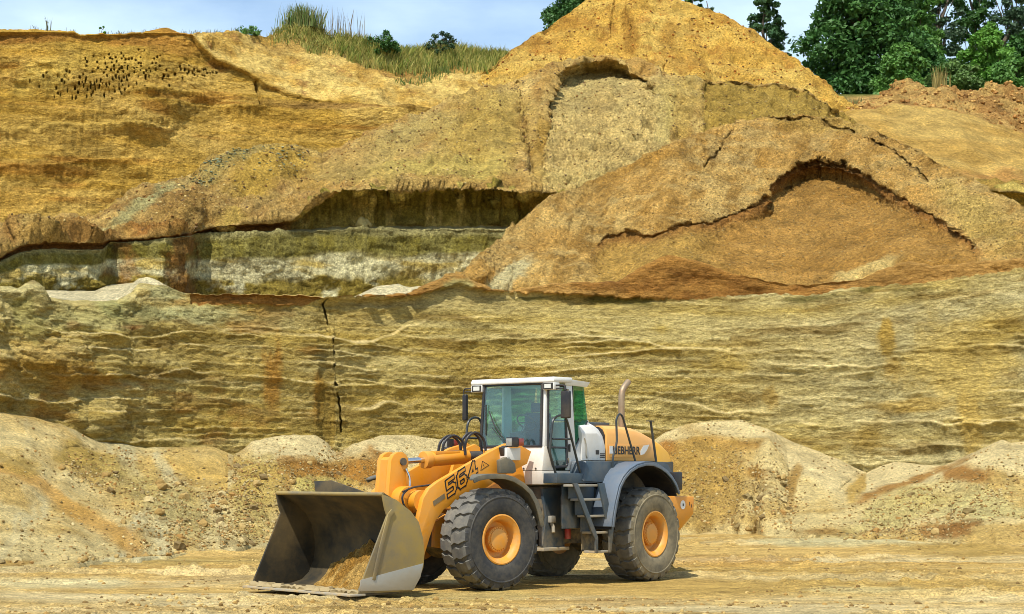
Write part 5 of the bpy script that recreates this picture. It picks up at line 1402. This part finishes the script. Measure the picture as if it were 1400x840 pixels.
# interior
m = B(); m.box(-.24, .16, -.28, .26, 2.25, 2.45); m.box(-.30, -.13, -.27, .25, 2.45, 3.08); m.box(-.28, -.17, -.16, .14, 3.09, 3.27); m.box(-.18, .1, -.16, .16, 2.03, 2.25); m.build('driver_seat', SEATF, cab, .05, seg=3)
m = B(); m.loft([[(.42, -.24, 2.03), (.42, .24, 2.03), (.18, .2, 2.03), (.18, -.2, 2.03)], [(.40, -.18, 2.70), (.40, .18, 2.70), (.26, .14, 2.74), (.26, -.14, 2.74)]]); m.tube([(.28, 0, 2.70), (.14, 0, 2.86)], .03); m.build('steering_column', BLACK, cab, .02)
m = B()
ring = [Vector((.13, .19 * math.cos(a), 2.87 + .03)) + Vector((.13, 0, .13)).normalized() * .19 * math.sin(a) for a in np.linspace(0, 2 * math.pi, 25)]
m.tube(ring, .015, seg=6); m.tube([ring[0], ring[12]], .012, seg=6); m.build('steering_wheel', BLACK, cab)
m = B(); m.box(-.8, .1, -.70, -.42, 2.03, 2.32); m.build('console', SEATF, cab, .03)
m = B(); m.tube([(.60, -.05, 2.47), (.60, -.38, 2.85), (.575, -.52, 3.1)], .012, rnd=.05, seg=6); m.tube([(.60, -.10, 2.47), (.60, -.42, 2.80)], .008, seg=6); m.box(.572, .584, -.60, -.575, 2.66, 3.22); m.build('wiper', BLACK, cab)

# ================================================================== VEGETATION
def leaf_material(name):
    m, nt, b = nodes_of(name)
    N, L = nt.nodes, nt.links
    at = N.new('ShaderNodeAttribute'); at.attribute_name = 'Col'
    L.new(at.outputs['Color'], b.inputs['Base Color'])
    b.inputs['Roughness'].default_value = .55
    b.inputs['Specular IOR Level'].default_value = .3
    tr = N.new('ShaderNodeBsdfTranslucent'); L.new(at.outputs['Color'], tr.inputs['Color'])
    mx = N.new('ShaderNodeMixShader'); mx.inputs['Fac'].default_value = .28
    out = N['Material Output']
    L.new(b.outputs['BSDF'], mx.inputs[1]); L.new(tr.outputs['BSDF'], mx.inputs[2]); L.new(mx.outputs['Shader'], out.inputs['Surface'])
    return m

LEAF = leaf_material('leaves')
BARK = paint('bark', (.10, .075, .05), .4, .9, 0, seed=51, dustcol=(.20, .17, .13))


def soup(name, V, Fc, C, mat, parent=None, smooth_=False):
    """mesh from vertex array, face list (N,k) and per-vertex colour"""
    me = bpy.data.meshes.new(name)
    n, k = len(V), Fc.shape[1]
    me.vertices.add(n); me.vertices.foreach_set('co', np.asarray(V, np.float32).reshape(-1))
    nf = len(Fc)
    me.loops.add(nf * k); me.polygons.add(nf)
    me.loops.foreach_set('vertex_index', Fc.reshape(-1).astype(np.int32))
    me.polygons.foreach_set('loop_start', (np.arange(nf) * k).astype(np.int32))
    me.polygons.foreach_set('use_smooth', np.full(nf, smooth_, dtype=bool))
    me.update(calc_edges=True)
    at = me.color_attributes.new('Col', 'FLOAT_COLOR', 'POINT')
    c4 = np.ones((n, 4), np.float32); c4[:, :3] = C
    at.data.foreach_set('color', c4.reshape(-1))
    me.materials.append(mat)
    o = bpy.data.objects.new(name, me); COL.objects.link(o)
    if parent: o.parent = parent
    return o


def leaf_soup(rg, centers, radii, per, size, cols_, flat=.55):
    ctr = np.repeat(centers, per, axis=0); rad = np.repeat(radii, per)[:, None]
    N = len(ctr)
    d = rg.normal(size=(N, 3)); d /= np.linalg.norm(d, axis=1, keepdims=True)
    r = rg.rand(N, 1) ** .5
    p = ctr + d * r * rad * np.array([1, 1, .75])
    nrm = d * .5 + rg.normal(size=(N, 3)) * .6 + np.array([0, 0, flat]); nrm /= np.linalg.norm(nrm, axis=1, keepdims=True)
    t = np.cross(nrm, rg.normal(size=(N, 3))); t /= np.linalg.norm(t, axis=1, keepdims=True)
    b = np.cross(nrm, t)
    s = size * rg.uniform(.6, 1.35, (N, 1))
    V = np.stack([p - t * s, p + b * s * .55, p + t * s, p - b * s * .55], 1).reshape(-1, 3)
    Fq = np.arange(N * 4).reshape(N, 4)
    ci = np.repeat(rg.rand(len(centers)), per) * .55 + rg.rand(N) * .45
    c = mixc(np.array(cols_[0]), np.array(cols_[1]), ci) * rg.uniform(.75, 1.25, (N, 1))
    return V, Fq, np.repeat(c, 4, axis=0)


def branch(m, p0, p1, r0, r1, rg, n=5):
    p0, p1 = np.array(p0, float), np.array(p1, float)
    pts = [p0 + (p1 - p0) * t + (rg.normal(size=3) * .04 * np.linalg.norm(p1 - p0) if 0 < t < 1 else 0) for t in np.linspace(0, 1, n)]
    secs = []
    for i, p in enumerate(pts):
        d = Vector(pts[min(i + 1, n - 1)] - pts[max(i - 1, 0)]).normalized()
        u = d.orthogonal().normalized(); v = d.cross(u); r = r0 + (r1 - r0) * i / (n - 1)
        secs.append([Vector(p) + (u * math.cos(a) + v * math.sin(a)) * r for a in np.linspace(0, 2 * math.pi, 7)[:-1]])
    m.loft(secs)


def tree(name, label, px, py_base, D, height, width, prof, nclump, per, leaf, cols_, seed, group=None, cat='tree', z0=None, clump=.16, trunk=.02):
    """prof: (relative height, relative half width) of the crown outline"""
    rg = np.random.RandomState(seed)
    x, y, z = world_pt(px, py_base, D)
    if z0 is not None: z = z0
    root = bpy.data.objects.new(name, None); COL.objects.link(root); root.location = (float(x), float(y), float(z))
    set_props(root, label, cat, group)
    pf = np.array(prof, float)
    cs, rs = [], []
    while len(cs) < nclump:
        t = rg.uniform(pf[0, 0], pf[-1, 0]); w = np.interp(t, pf[:, 0], pf[:, 1])
        if rg.rand() > (w + .08) / pf[:, 1].max(): continue
        a = rg.uniform(0, 2 * math.pi); rr = rg.rand() ** .45 * w * width * .5
        rr *= 1 + .22 * math.sin(a * 3 + t * 9 + seed)
        cs.append((rr * math.cos(a), rr * math.sin(a), t * height)); rs.append(width * clump * rg.uniform(.55, 1.15) * (.5 + .5 * w))
    cs, rs = np.array(cs), np.array(rs)
    V, Fq, C = leaf_soup(rg, cs, rs, per, leaf, cols_)
    soup('crown', V, Fq, C, LEAF, root)
    m = MB()
    tw = height * trunk
    branch(m, (0, 0, -.3), (rg.normal() * .2, rg.normal() * .2, height * .92), tw, tw * .12, rg, 8)
    for k in range(min(nclump, 26)):
        c = cs[k]; zb = max(height * .12, c[2] * .62)
        branch(m, (0, 0, zb), c, tw * .35 * (1 - zb / height) + .015, .012, rg, 4)
    tm = m.build('trunk', BARK, root)
    return root

G_DARK = ((.030, .095, .022), (.080, .19, .040)); G_MID = ((.06, .165, .030), (.15, .30, .058)); G_LITE = ((.085, .230, .025), (.16, .33, .05)); G_GREY = ((.045, .095, .045), (.10, .17, .085))
ROUND = [(.06, .55), (.2, .9), (.4, 1), (.65, .9), (.85, .6), (1, .15)]
TALL = [(.12, .5), (.3, .9), (.55, 1), (.8, .7), (1, .1)]
ZT = Z_TREES
tree('broadleaf_tree', 'big dark green broadleaf tree, largest left of the wood on the ridge', 1182, 150, 150, 17.5, 9.6, [(.0, .75), (.12, 1), (.3, 1), (.5, .82), (.75, .75), (1, .3)], 420, 120, .22, G_DARK, 1, 'trees beyond the spoil ridge', z0=ZT, clump=.13)
tree('poplar_tree', 'tall airy tree directly right of the big dark tree', 1245, 150, 160, 19, 5.2, TALL, 230, 110, .21, G_MID, 2, 'trees beyond the spoil ridge', z0=ZT)
tree('poplar_tree', 'slim tall tree with sky showing through, behind the bushes', 1288, 150, 166, 20, 4.2, TALL, 80, 90, .20, G_GREY, 3, 'trees beyond the spoil ridge', z0=ZT)
tree('poplar_tree', 'tall dark tree behind the bright green young tree', 1335, 150, 168, 20, 4.6, TALL, 110, 90, .20, G_DARK, 4, 'trees beyond the spoil ridge', z0=ZT)
tree('poplar_tree', 'tall grey green tree at the right edge of the picture', 1385, 150, 165, 19, 5.2, TALL, 130, 90, .20, G_GREY, 5, 'trees beyond the spoil ridge', z0=ZT)
tree('broadleaf_tree', 'mid green broadleaf tree closing the wood behind the low dark bush', 1262, 150, 158, 10, 5.0, ROUND, 150, 110, .21, G_MID, 41, 'trees beyond the spoil ridge', z0=ZT, clump=.15)
tree('broadleaf_tree', 'dark broadleaf tree behind the gap right of the young tree', 1400, 150, 156, 9, 5.6, ROUND, 150, 110, .21, G_DARK, 42, 'trees beyond the spoil ridge', z0=ZT, clump=.15)
tree('young_tree', 'bright yellow green young tree in front of the tall trees', 1352, 135, 146, 7.2, 4.4, ROUND, 150, 110, .17, G_LITE, 7, 'trees beyond the spoil ridge', z0=ZT, clump=.17)
tree('shrub', 'rounded light green bush under the tall airy trees', 1305, 135, 143, 3.4, 5.0, [(0, .9), (.4, 1), (.8, .7), (1, .2)], 110, 110, .15, ((.07, .15, .03), (.15, .24, .06)), 8, 'bushes on the spoil ridge', 'bush', z0=ZT, clump=.16, trunk=.015)
tree('shrub', 'mid green bush between the big dark tree and the ridge top', 1232, 135, 142, 4.6, 4.2, [(0, .9), (.4, 1), (.8, .7), (1, .2)], 110, 110, .17, G_MID, 9, 'bushes on the spoil ridge', 'bush', z0=ZT, clump=.17, trunk=.015)
tree('shrub', 'green bush at the foot of the bright young tree, far right', 1392, 135, 142, 3.6, 4.6, [(0, .9), (.4, 1), (.8, .7), (1, .2)], 110, 110, .16, G_MID, 10, 'bushes on the spoil ridge', 'bush', z0=ZT, clump=.17, trunk=.015)
tree('shrub', 'low dark bush filling the gap beneath the wood', 1268, 135, 147, 5.2, 5.0, ROUND, 120, 110, .19, G_DARK, 11, 'bushes on the spoil ridge', 'bush', z0=ZT, clump=.17, trunk=.015)
tree('slender_tree', 'single slender tree standing clear right of the golden cone', 1048, 110, 152, 14.5, 3.6, [(.1, .6), (.35, 1), (.6, .95), (.85, .6), (1, .1)], 110, 100, .18, ((.03, .085, .03), (.075, .15, .05)), 12, z0=ZT - 1.5)
tree('sapling', 'small sapling low on the right flank of the golden cone', 1079, 112, 151, 4.0, 1.8, ROUND, 12, 45, .13, G_GREY, 13, z0=ZT - .8)
tree('sapling', 'thin sapling with sparse leaves against the sky by the big dark tree', 1112, 130, 150, 2.2, 2.0, ROUND, 8, 34, .13, G_GREY, 21, z0=ZT - .8)
tree('broadleaf_tree', 'green tree peeping over the left shoulder of the golden cone', 775, 90, 165, 16.5, 5.6, [(.3, .9), (.5, 1), (.75, .85), (1, .3)], 140, 100, .19, ((.035, .10, .025), (.08, .18, .04)), 14, z0=ZT + 1.2)
tree('broadleaf_tree', 'tree crown peeping over the right shoulder of the golden cone', 950, 90, 165, 14.6, 3.6, ROUND, 90, 100, .19, G_DARK, 15, z0=ZT + 1.2)
tree('sapling', 'wispy grey tree top just right of the golden cone crown', 972, 90, 163, 13.6, 1.7, [(.3, .6), (.7, 1), (1, .4)], 12, 40, .15, G_GREY, 16, z0=ZT + 1.2)

# plants on the cliff top
def crest_pt(px, back=0.0, grid=LCLIFF, row=3.0):
    PX, PY, X, Y, Z, T = grid
    c = int(np.argmin(np.abs(PX[0] - px)))
    r = int(np.argmin(np.abs(T[:, c] - row)))
    return np.array([X[r, c], Y[r, c], Z[r, c]])

def bush(name, label, px, h, w, cols_, seed, row=3.0, leaf=.10, n=34, per=70):
    p = crest_pt(px, row=row)
    a, b = to_px(p[0], p[1], p[2])
    return tree(name, label, a, b, p[1], h, w, [(0, .8), (.4, 1), (.8, .75), (1, .3)], n, per, leaf, cols_, seed, 'bushes on the cliff top', 'bush', clump=.18, trunk=.015)

bush('shrub', 'dark green bush in the grass on the cliff top, nearer the tall tuft', 524, 1.9, 2.4, G_DARK, 31, 2.9)
bush('shrub', 'dark green bush in the cliff top grass, nearer the golden cone', 605, 1.7, 2.0, ((.03, .07, .03), (.06, .12, .05)), 32, 2.95, n=24)
bush('shrub', 'low green bush at the cliff edge left of the tall tuft', 340, .6, 1.8, G_MID, 33, 3.0, .08, 16, 50)
bush('shrub', 'tiny light green plant on the bare cliff edge', 141, .45, .6, G_LITE, 34, 3.0, .07, 6, 30)

def grass(name, label, pts, hs, cols_, seed, w=.035, lean=.3):
    rg = np.random.RandomState(seed)
    p = np.array(pts); N = len(p); h = np.array(hs)[:, None]
    a = rg.uniform(0, 2 * math.pi, N)
    side = np.stack([np.cos(a), np.sin(a), 0 * a], 1) * w * rg.uniform(.6, 1.3, (N, 1))
    ln = rg.normal(size=(N, 3)) * lean * h; ln[:, 2] = 0
    mid = p + ln * .35 + np.array([0, 0, 1]) * h * .6
    tip = p + ln + np.array([0, 0, 1]) * h
    V = np.stack([p - side, p + side, mid + side * .7, tip, mid - side * .7], 1).reshape(-1, 3)
    Fq = np.arange(N * 5).reshape(N, 5)
    c = mixc(np.array(cols_[0]), np.array(cols_[1]), rg.rand(N)) * rg.uniform(.75, 1.25, (N, 1))
    o = soup(name, V, Fq, np.repeat(c, 5, axis=0), LEAF)
    return set_props(o, label, 'grass', kind='stuff')

rg = np.random.RandomState(77)
PXg, PYg, Xg, Yg, Zg, Tg = LCLIFF
def scatter(grid, n, fn, rg):
    PX, PY, X, Y, Z, T = grid[:6]
    w = fn(PX, PY, T).reshape(-1)
    area = np.hypot(np.gradient(X, axis=1), np.gradient(Y, axis=1)) * np.sqrt(np.gradient(Y, axis=0) ** 2 + np.gradient(Z, axis=0) ** 2)
    w = np.clip(w * area.reshape(-1), 0, None); w = w / w.sum()
    i = rg.choice(len(w), n, p=w)
    return np.stack([X.reshape(-1)[i], Y.reshape(-1)[i], Z.reshape(-1)[i]], 1), PX.reshape(-1)[i], PY.reshape(-1)[i]

pts, gx_, gy_ = scatter(LCLIFF, 15000, lambda PX, PY, T: sst(450, 480, PX) * sst(700, 680, PX) * sst(2.72 - .15 * fbm(PX / 20, PY / 9, 0, 2, .5, 3), 2.92, T) * sst(3.6, 3.2, T), rg)
grass('grass', 'green and straw coloured grass along the cliff top', pts - [0, 0, .05], rg.uniform(.35, 1.15, len(pts)), ((.15, .22, .03), (.50, .42, .12)), 1, w=.03)
pts, gx_, gy_ = scatter(LCLIFF, 5500, lambda PX, PY, T: sst(362, 392, PX) * sst(470, 440, PX) * sst(2.75, 2.9, T) * sst(3.5, 3.2, T) + blob(PX, PY, 428, 55, 22, 14, .5, .4, 2) * (T > 2.2), rg)
grass('grass', 'short grass over the knoll on the cliff top', pts - [0, 0, .05], rg.uniform(.2, .65, len(pts)), ((.16, .21, .03), (.46, .38, .11)), 2, w=.03)
tp = crest_pt(413, row=2.97)
base = tp + np.stack([rg.normal(0, .62, 900), rg.uniform(-.3, .9, 900), np.zeros(900)], 1)
grass('grass_tuft', 'tall tuft of grass with dark seed heads crowning the cliff top knoll', base - [0, 0, .1], rg.uniform(.7, 1.9, 900), ((.08, .17, .03), (.28, .27, .10)), 3, w=.022, lean=.16)
base = crest_pt(445, row=3.0) + np.stack([rg.normal(0, 1.3, 90), rg.uniform(-.3, .9, 90), np.full(90, -.2)], 1)
grass('dry_stalks', 'thin dry stalks right of the tall tuft against the sky', base, rg.uniform(1.0, 2.3, 90), ((.16, .13, .08), (.22, .18, .11)), 4, w=.02, lean=.10)
pts, gx_, gy_ = scatter(LCLIFF, 1500, lambda PX, PY, T: blob(PX, PY, 600, 100, 40, 9, .5, .5, 5, -.25) * (T > 2.1), rg)
grass('grass', 'green weeds on the slumped bank below the cliff top grass', pts, rg.uniform(.2, .6, len(pts)), ((.09, .15, .025), (.20, .22, .05)), 5, w=.03)
pts, gx_, gy_ = scatter(LCLIFF, 500, lambda PX, PY, T: (PX < 360) * (T > 2.97) * (T < 3.1) * sst(-.1, .6, fbm(PX / 14, 0 * PX, 0, 2, .5, 6)), rg)
grass('grass', 'sparse weeds along the bare cliff edge', pts - [0, 0, .03], rg.uniform(.1, .42, len(pts)) ** 1.3, ((.10, .12, .04), (.20, .18, .08)), 6, w=.016)
base = crest_pt(65, row=3.0) + np.stack([rg.normal(0, .07, 14), rg.normal(0, .07, 14), np.full(14, -.05)], 1)
grass('weed', 'single tall weed standing alone on the left cliff edge', base, rg.uniform(.6, 1.1, 14), ((.10, .12, .05), (.16, .15, .08)), 7, w=.02, lean=.12)
base = np.array([world_pt(1280, 118, 136)[0], 135.2, world_pt(1280, 122, 135.2)[2]]) + np.stack([rg.normal(0, .3, 110), rg.normal(0, .2, 110), np.full(110, -.3)], 1)
grass('dry_grass', 'straw coloured tall grass tuft on the spoil ridge', base, rg.uniform(.8, 2.2, 110), ((.30, .24, .07), (.42, .34, .12)), 8, w=.025, lean=.08)
base = np.array([world_pt(1168, 138, 133)[0], 133.0, world_pt(1168, 146, 133)[2]]) + np.stack([rg.normal(0, .7, 260), rg.normal(0, .4, 260), np.full(260, -.2)], 1)
grass('dry_grass', 'short dry grass in the gap between cone and ridge', base, rg.uniform(.3, 1.0, 260), ((.14, .17, .05), (.34, .30, .12)), 9, w=.025, lean=.15)

# ================================================================== STONES AND GRAVEL
def rock_material(name, base):
    m, nt, b = nodes_of(name)
    N, L = nt.nodes, nt.links
    at = N.new('ShaderNodeAttribute'); at.attribute_name = 'Col'
    n = N.new('ShaderNodeTexNoise'); n.inputs['Scale'].default_value = 9; n.inputs['Detail'].default_value = 6
    r = N.new('ShaderNodeMapRange'); r.inputs['To Min'].default_value = .55; r.inputs['To Max'].default_value = 1.45
    L.new(n.outputs['Fac'], r.inputs['Value'])
    v = N.new('ShaderNodeVectorMath'); v.operation = 'SCALE'; L.new(at.outputs['Color'], v.inputs[0]); L.new(r.outputs['Result'], v.inputs['Scale'])
    L.new(v.outputs['Vector'], b.inputs['Base Color']); b.inputs['Roughness'].default_value = .92; b.inputs['Specular IOR Level'].default_value = .2
    return m
ROCK = rock_material('stone', None)

def rock_shape(seed, sub=2):
    bm = bmesh.new(); bmesh.ops.create_icosphere(bm, subdivisions=sub, radius=1)
    co = np.array([v.co[:] for v in bm.verts]); fc = np.array([[v.index for v in f.verts] for f in bm.faces]); bm.free()
    rg = np.random.RandomState(seed)
    for k in range(7):                                  # chip flats off
        n = rg.normal(size=3); n /= np.linalg.norm(n); d = rg.uniform(.45, .8)
        s = co @ n; co = co - np.outer(np.maximum(s - d, 0), n)
    co = co * rg.uniform(.7, 1.15, 3) * np.array([1, 1, .75])
    co += .06 * rg.normal(size=co.shape)
    return co, fc

SHAPES = [rock_shape(i) for i in range(6)]
LOWS = [rock_shape(20 + i, 1) for i in range(6)]
STONE_COL = [S(176, 144, 84, .7), S(150, 130, 84, .7), S(206, 184, 128, .7), S(178, 138, 76, .7), S(140, 118, 76, .7), S(196, 166, 104, .7)]
stone_meshes = []
for i, (co, fc) in enumerate(SHAPES):
    tmp = soup('stone', co, fc, np.tile(STONE_COL[i], (len(co), 1)), ROCK)
    stone_meshes.append(tmp.data); bpy.data.objects.remove(tmp)

def add_stones(grid, n, fn, parent, smin, smax, seed, pick=None):
    rg = np.random.RandomState(seed)
    pts, a, b = scatter(grid, n, fn, rg)
    for p in pts:
        s = smin + (smax - smin) * rg.rand() ** 2.2
        o = bpy.data.objects.new('stone', stone_meshes[rg.choice(pick) if pick else rg.randint(6)]); COL.objects.link(o)
        o.parent = parent; o.location = (p[0], p[1], p[2] + s * .22); o.scale = (s, s, s)
        o.rotation_euler = (rg.uniform(-.5, .5), rg.uniform(-.5, .5), rg.uniform(0, 6.28))

def gravel(name, label, grid, n, fn, smin, smax, seed, cols_, flat=1.0):
    rg = np.random.RandomState(seed)
    pts, a, b = scatter(grid, n, fn, rg)
    VS, FS, CS = [], [], []; off = 0
    kind = rg.randint(0, 6, n)
    for k in range(6):
        i = np.where(kind == k)[0]
        if not len(i): continue
        co, fc = LOWS[k]
        s = (smin + (smax - smin) * rg.rand(len(i)) ** 2.5)[:, None, None]
        th = rg.uniform(0, 6.28, len(i)); c_, s_ = np.cos(th), np.sin(th)
        v = np.stack([co[None, :, 0] * c_[:, None] - co[None, :, 1] * s_[:, None], co[None, :, 0] * s_[:, None] + co[None, :, 1] * c_[:, None], np.repeat(co[None, :, 2], len(i), 0) * flat], -1) * s + pts[i][:, None, :] + np.array([0, 0, .01]) + s * np.array([0, 0, .15])
        f = fc[None] + (np.arange(len(i)) * len(co))[:, None, None] + off
        off += len(i) * len(co)
        cc = np.array(cols_)[rg.randint(0, len(cols_), len(i))] * rg.uniform(.7, 1.25, (len(i), 1))
        VS.append(v.reshape(-1, 3)); FS.append(f.reshape(-1, 3)); CS.append(np.repeat(cc, len(co), axis=0))
    o = soup(name, np.concatenate(VS), np.concatenate(FS), np.concatenate(CS), ROCK)
    return set_props(o, label, 'gravel', kind='stuff')

rub = TAL[6]
on_t = lambda PX, PY, T: ((T > 1.02) & (T < 2.95)) * 1.0
vis = lambda PX: ((PX > -20) & (PX < 1420)) * 1.0
add_stones(TAL, 110, lambda PX, PY, T: on_t(PX, PY, T) * vis(PX) * (rub ** 2) * (PX < 560), talus_o, .06, .22, 1)
add_stones(TAL, 80, lambda PX, PY, T: on_t(PX, PY, T) * vis(PX) * (rub ** 2) * (PX > 880), talus_o, .06, .20, 2)
add_stones(TAL, 30, lambda PX, PY, T: on_t(PX, PY, T) * ((T > 1.0) & (T < 1.15)) * vis(PX) * (PX < 360), talus_o, .05, .14, 3)
gravel('gravel', 'small rubble strewn over the talus at the foot of the face', TAL, 12000, lambda PX, PY, T: on_t(PX, PY, T) * (rub * 1.0 + .10), .015, .065, 4, [S(186, 156, 96, .7), S(150, 126, 76, .7), S(210, 190, 136, .7), S(182, 142, 82, .7)])
gravel('gravel', 'fine stones scattered over the scooped heap', RHEAP, 3500, lambda PX, PY, T: ((T > 1.02) & (T < 2.0)) * 1.0, .02, .06, 5, [S(176, 142, 84, .7), S(196, 172, 116, .7), S(150, 122, 76, .7)])
gravel('gravel', 'lumps and stones lying on the rough upper heaps', TIER, 5500, lambda PX, PY, T: ((T > 6.2) & (T < 9.0)) * 1.0, .03, .10, 6, [S(150, 112, 62, .8), S(206, 180, 116, .8), S(126, 104, 72, .8)])
gravel('gravel', 'brown lumps sprinkled over the golden cone', CONEG, 3200, lambda PX, PY, T: (T < .98) * 1.0, .03, .14, 7, [S(160, 100, 40, .8), S(196, 132, 56, .8), S(130, 96, 56, .8)])
gravel('shards', 'pale blue green chips of stone on the middle heap', TIER, 420, lambda PX, PY, T: ((T > 6.5) & (T < 9.0)) * (blob(PX, PY, 305, 222, 55, 9, .5, .5, 2, -.45) + .5 * blob(PX, PY, 385, 215, 30, 20, .5, .5, 4)), .04, .14, 8, [S(150, 166, 136, .7), S(136, 150, 126, .7), S(180, 180, 140, .7)], .4)
gravel('gravel', 'clods crumbled over the spoil ridge', BANKG, 1800, lambda PX, PY, T: ((T > 3.0) & (T < 4.1)) * 1.0, .06, .28, 9, [S(188, 142, 78, .75), S(160, 116, 62, .75), S(206, 164, 96, .75)])
FX = np.random.RandomState(9)
def floor_gravel():
    n = 7000
    px = FX.uniform(-40, 1440, n); py = FX.uniform(733, 850, n)
    D = F_PX * CAM_H / (py - Y_HOR); x = (px - 700) / F_PX * D
    keep = (fbm(x / 4, D / 1.6, 0, 3, .5, 3) > -.1) & ~((np.abs(x - .3) < 3.6) & (np.abs(D - 32.5) < 3.2))
    x, D = x[keep], D[keep]
    # height of the floor sheet at each spot
    me = floor_o.data
    from mathutils.bvhtree import BVHTree
    bv = BVHTree.FromObject(floor_o, bpy.context.evaluated_depsgraph_get())
    z = np.array([(bv.ray_cast(Vector((a, b, 5)), Vector((0, 0, -1)))[0] or Vector((0, 0, 0))).z for a, b in zip(x, D)])
    g = [None, None, x[None], D[None], z[None], None]
    pts = np.stack([x, D, z], 1)
    VS, FS, CS = [], [], []; off = 0
    for k in range(6):
        i = np.arange(k, len(pts), 6); co, fc = LOWS[k]
        s = (.012 + .055 * FX.rand(len(i)) ** 3)[:, None, None]
        v = co[None] * s + pts[i][:, None, :]
        VS.append(v.reshape(-1, 3)); FS.append((fc[None] + (np.arange(len(i)) * len(co))[:, None, None] + off).reshape(-1, 3)); off += len(i) * len(co)
        cc = np.array([S(170, 136, 76, .8), S(206, 176, 110, .8), S(130, 104, 60, .8)])[FX.randint(0, 3, len(i))]
        CS.append(np.repeat(cc, len(co), axis=0))
    o = soup('gravel', np.concatenate(VS), np.concatenate(FS), np.concatenate(CS), ROCK)
    set_props(o, 'crumbs of sand and small stones on the pit floor', 'gravel', kind='stuff')
floor_gravel()

# pale block on the ledge under the dark undercut
co, fc = rock_shape(99, 3)
x, y, z = world_pt(497, 313, float(P(T2_D, 497)) + .9)
blk = soup('sand_block', co * np.array([.55, .4, .62]) + np.array([float(x), float(y), float(z) + .12]), fc, np.tile(S(196, 176, 110, .8), (len(co), 1)), ROCK, smooth_=True)
set_props(blk, 'pale rounded block of sandstone on the ledge below the dark undercut', 'block')
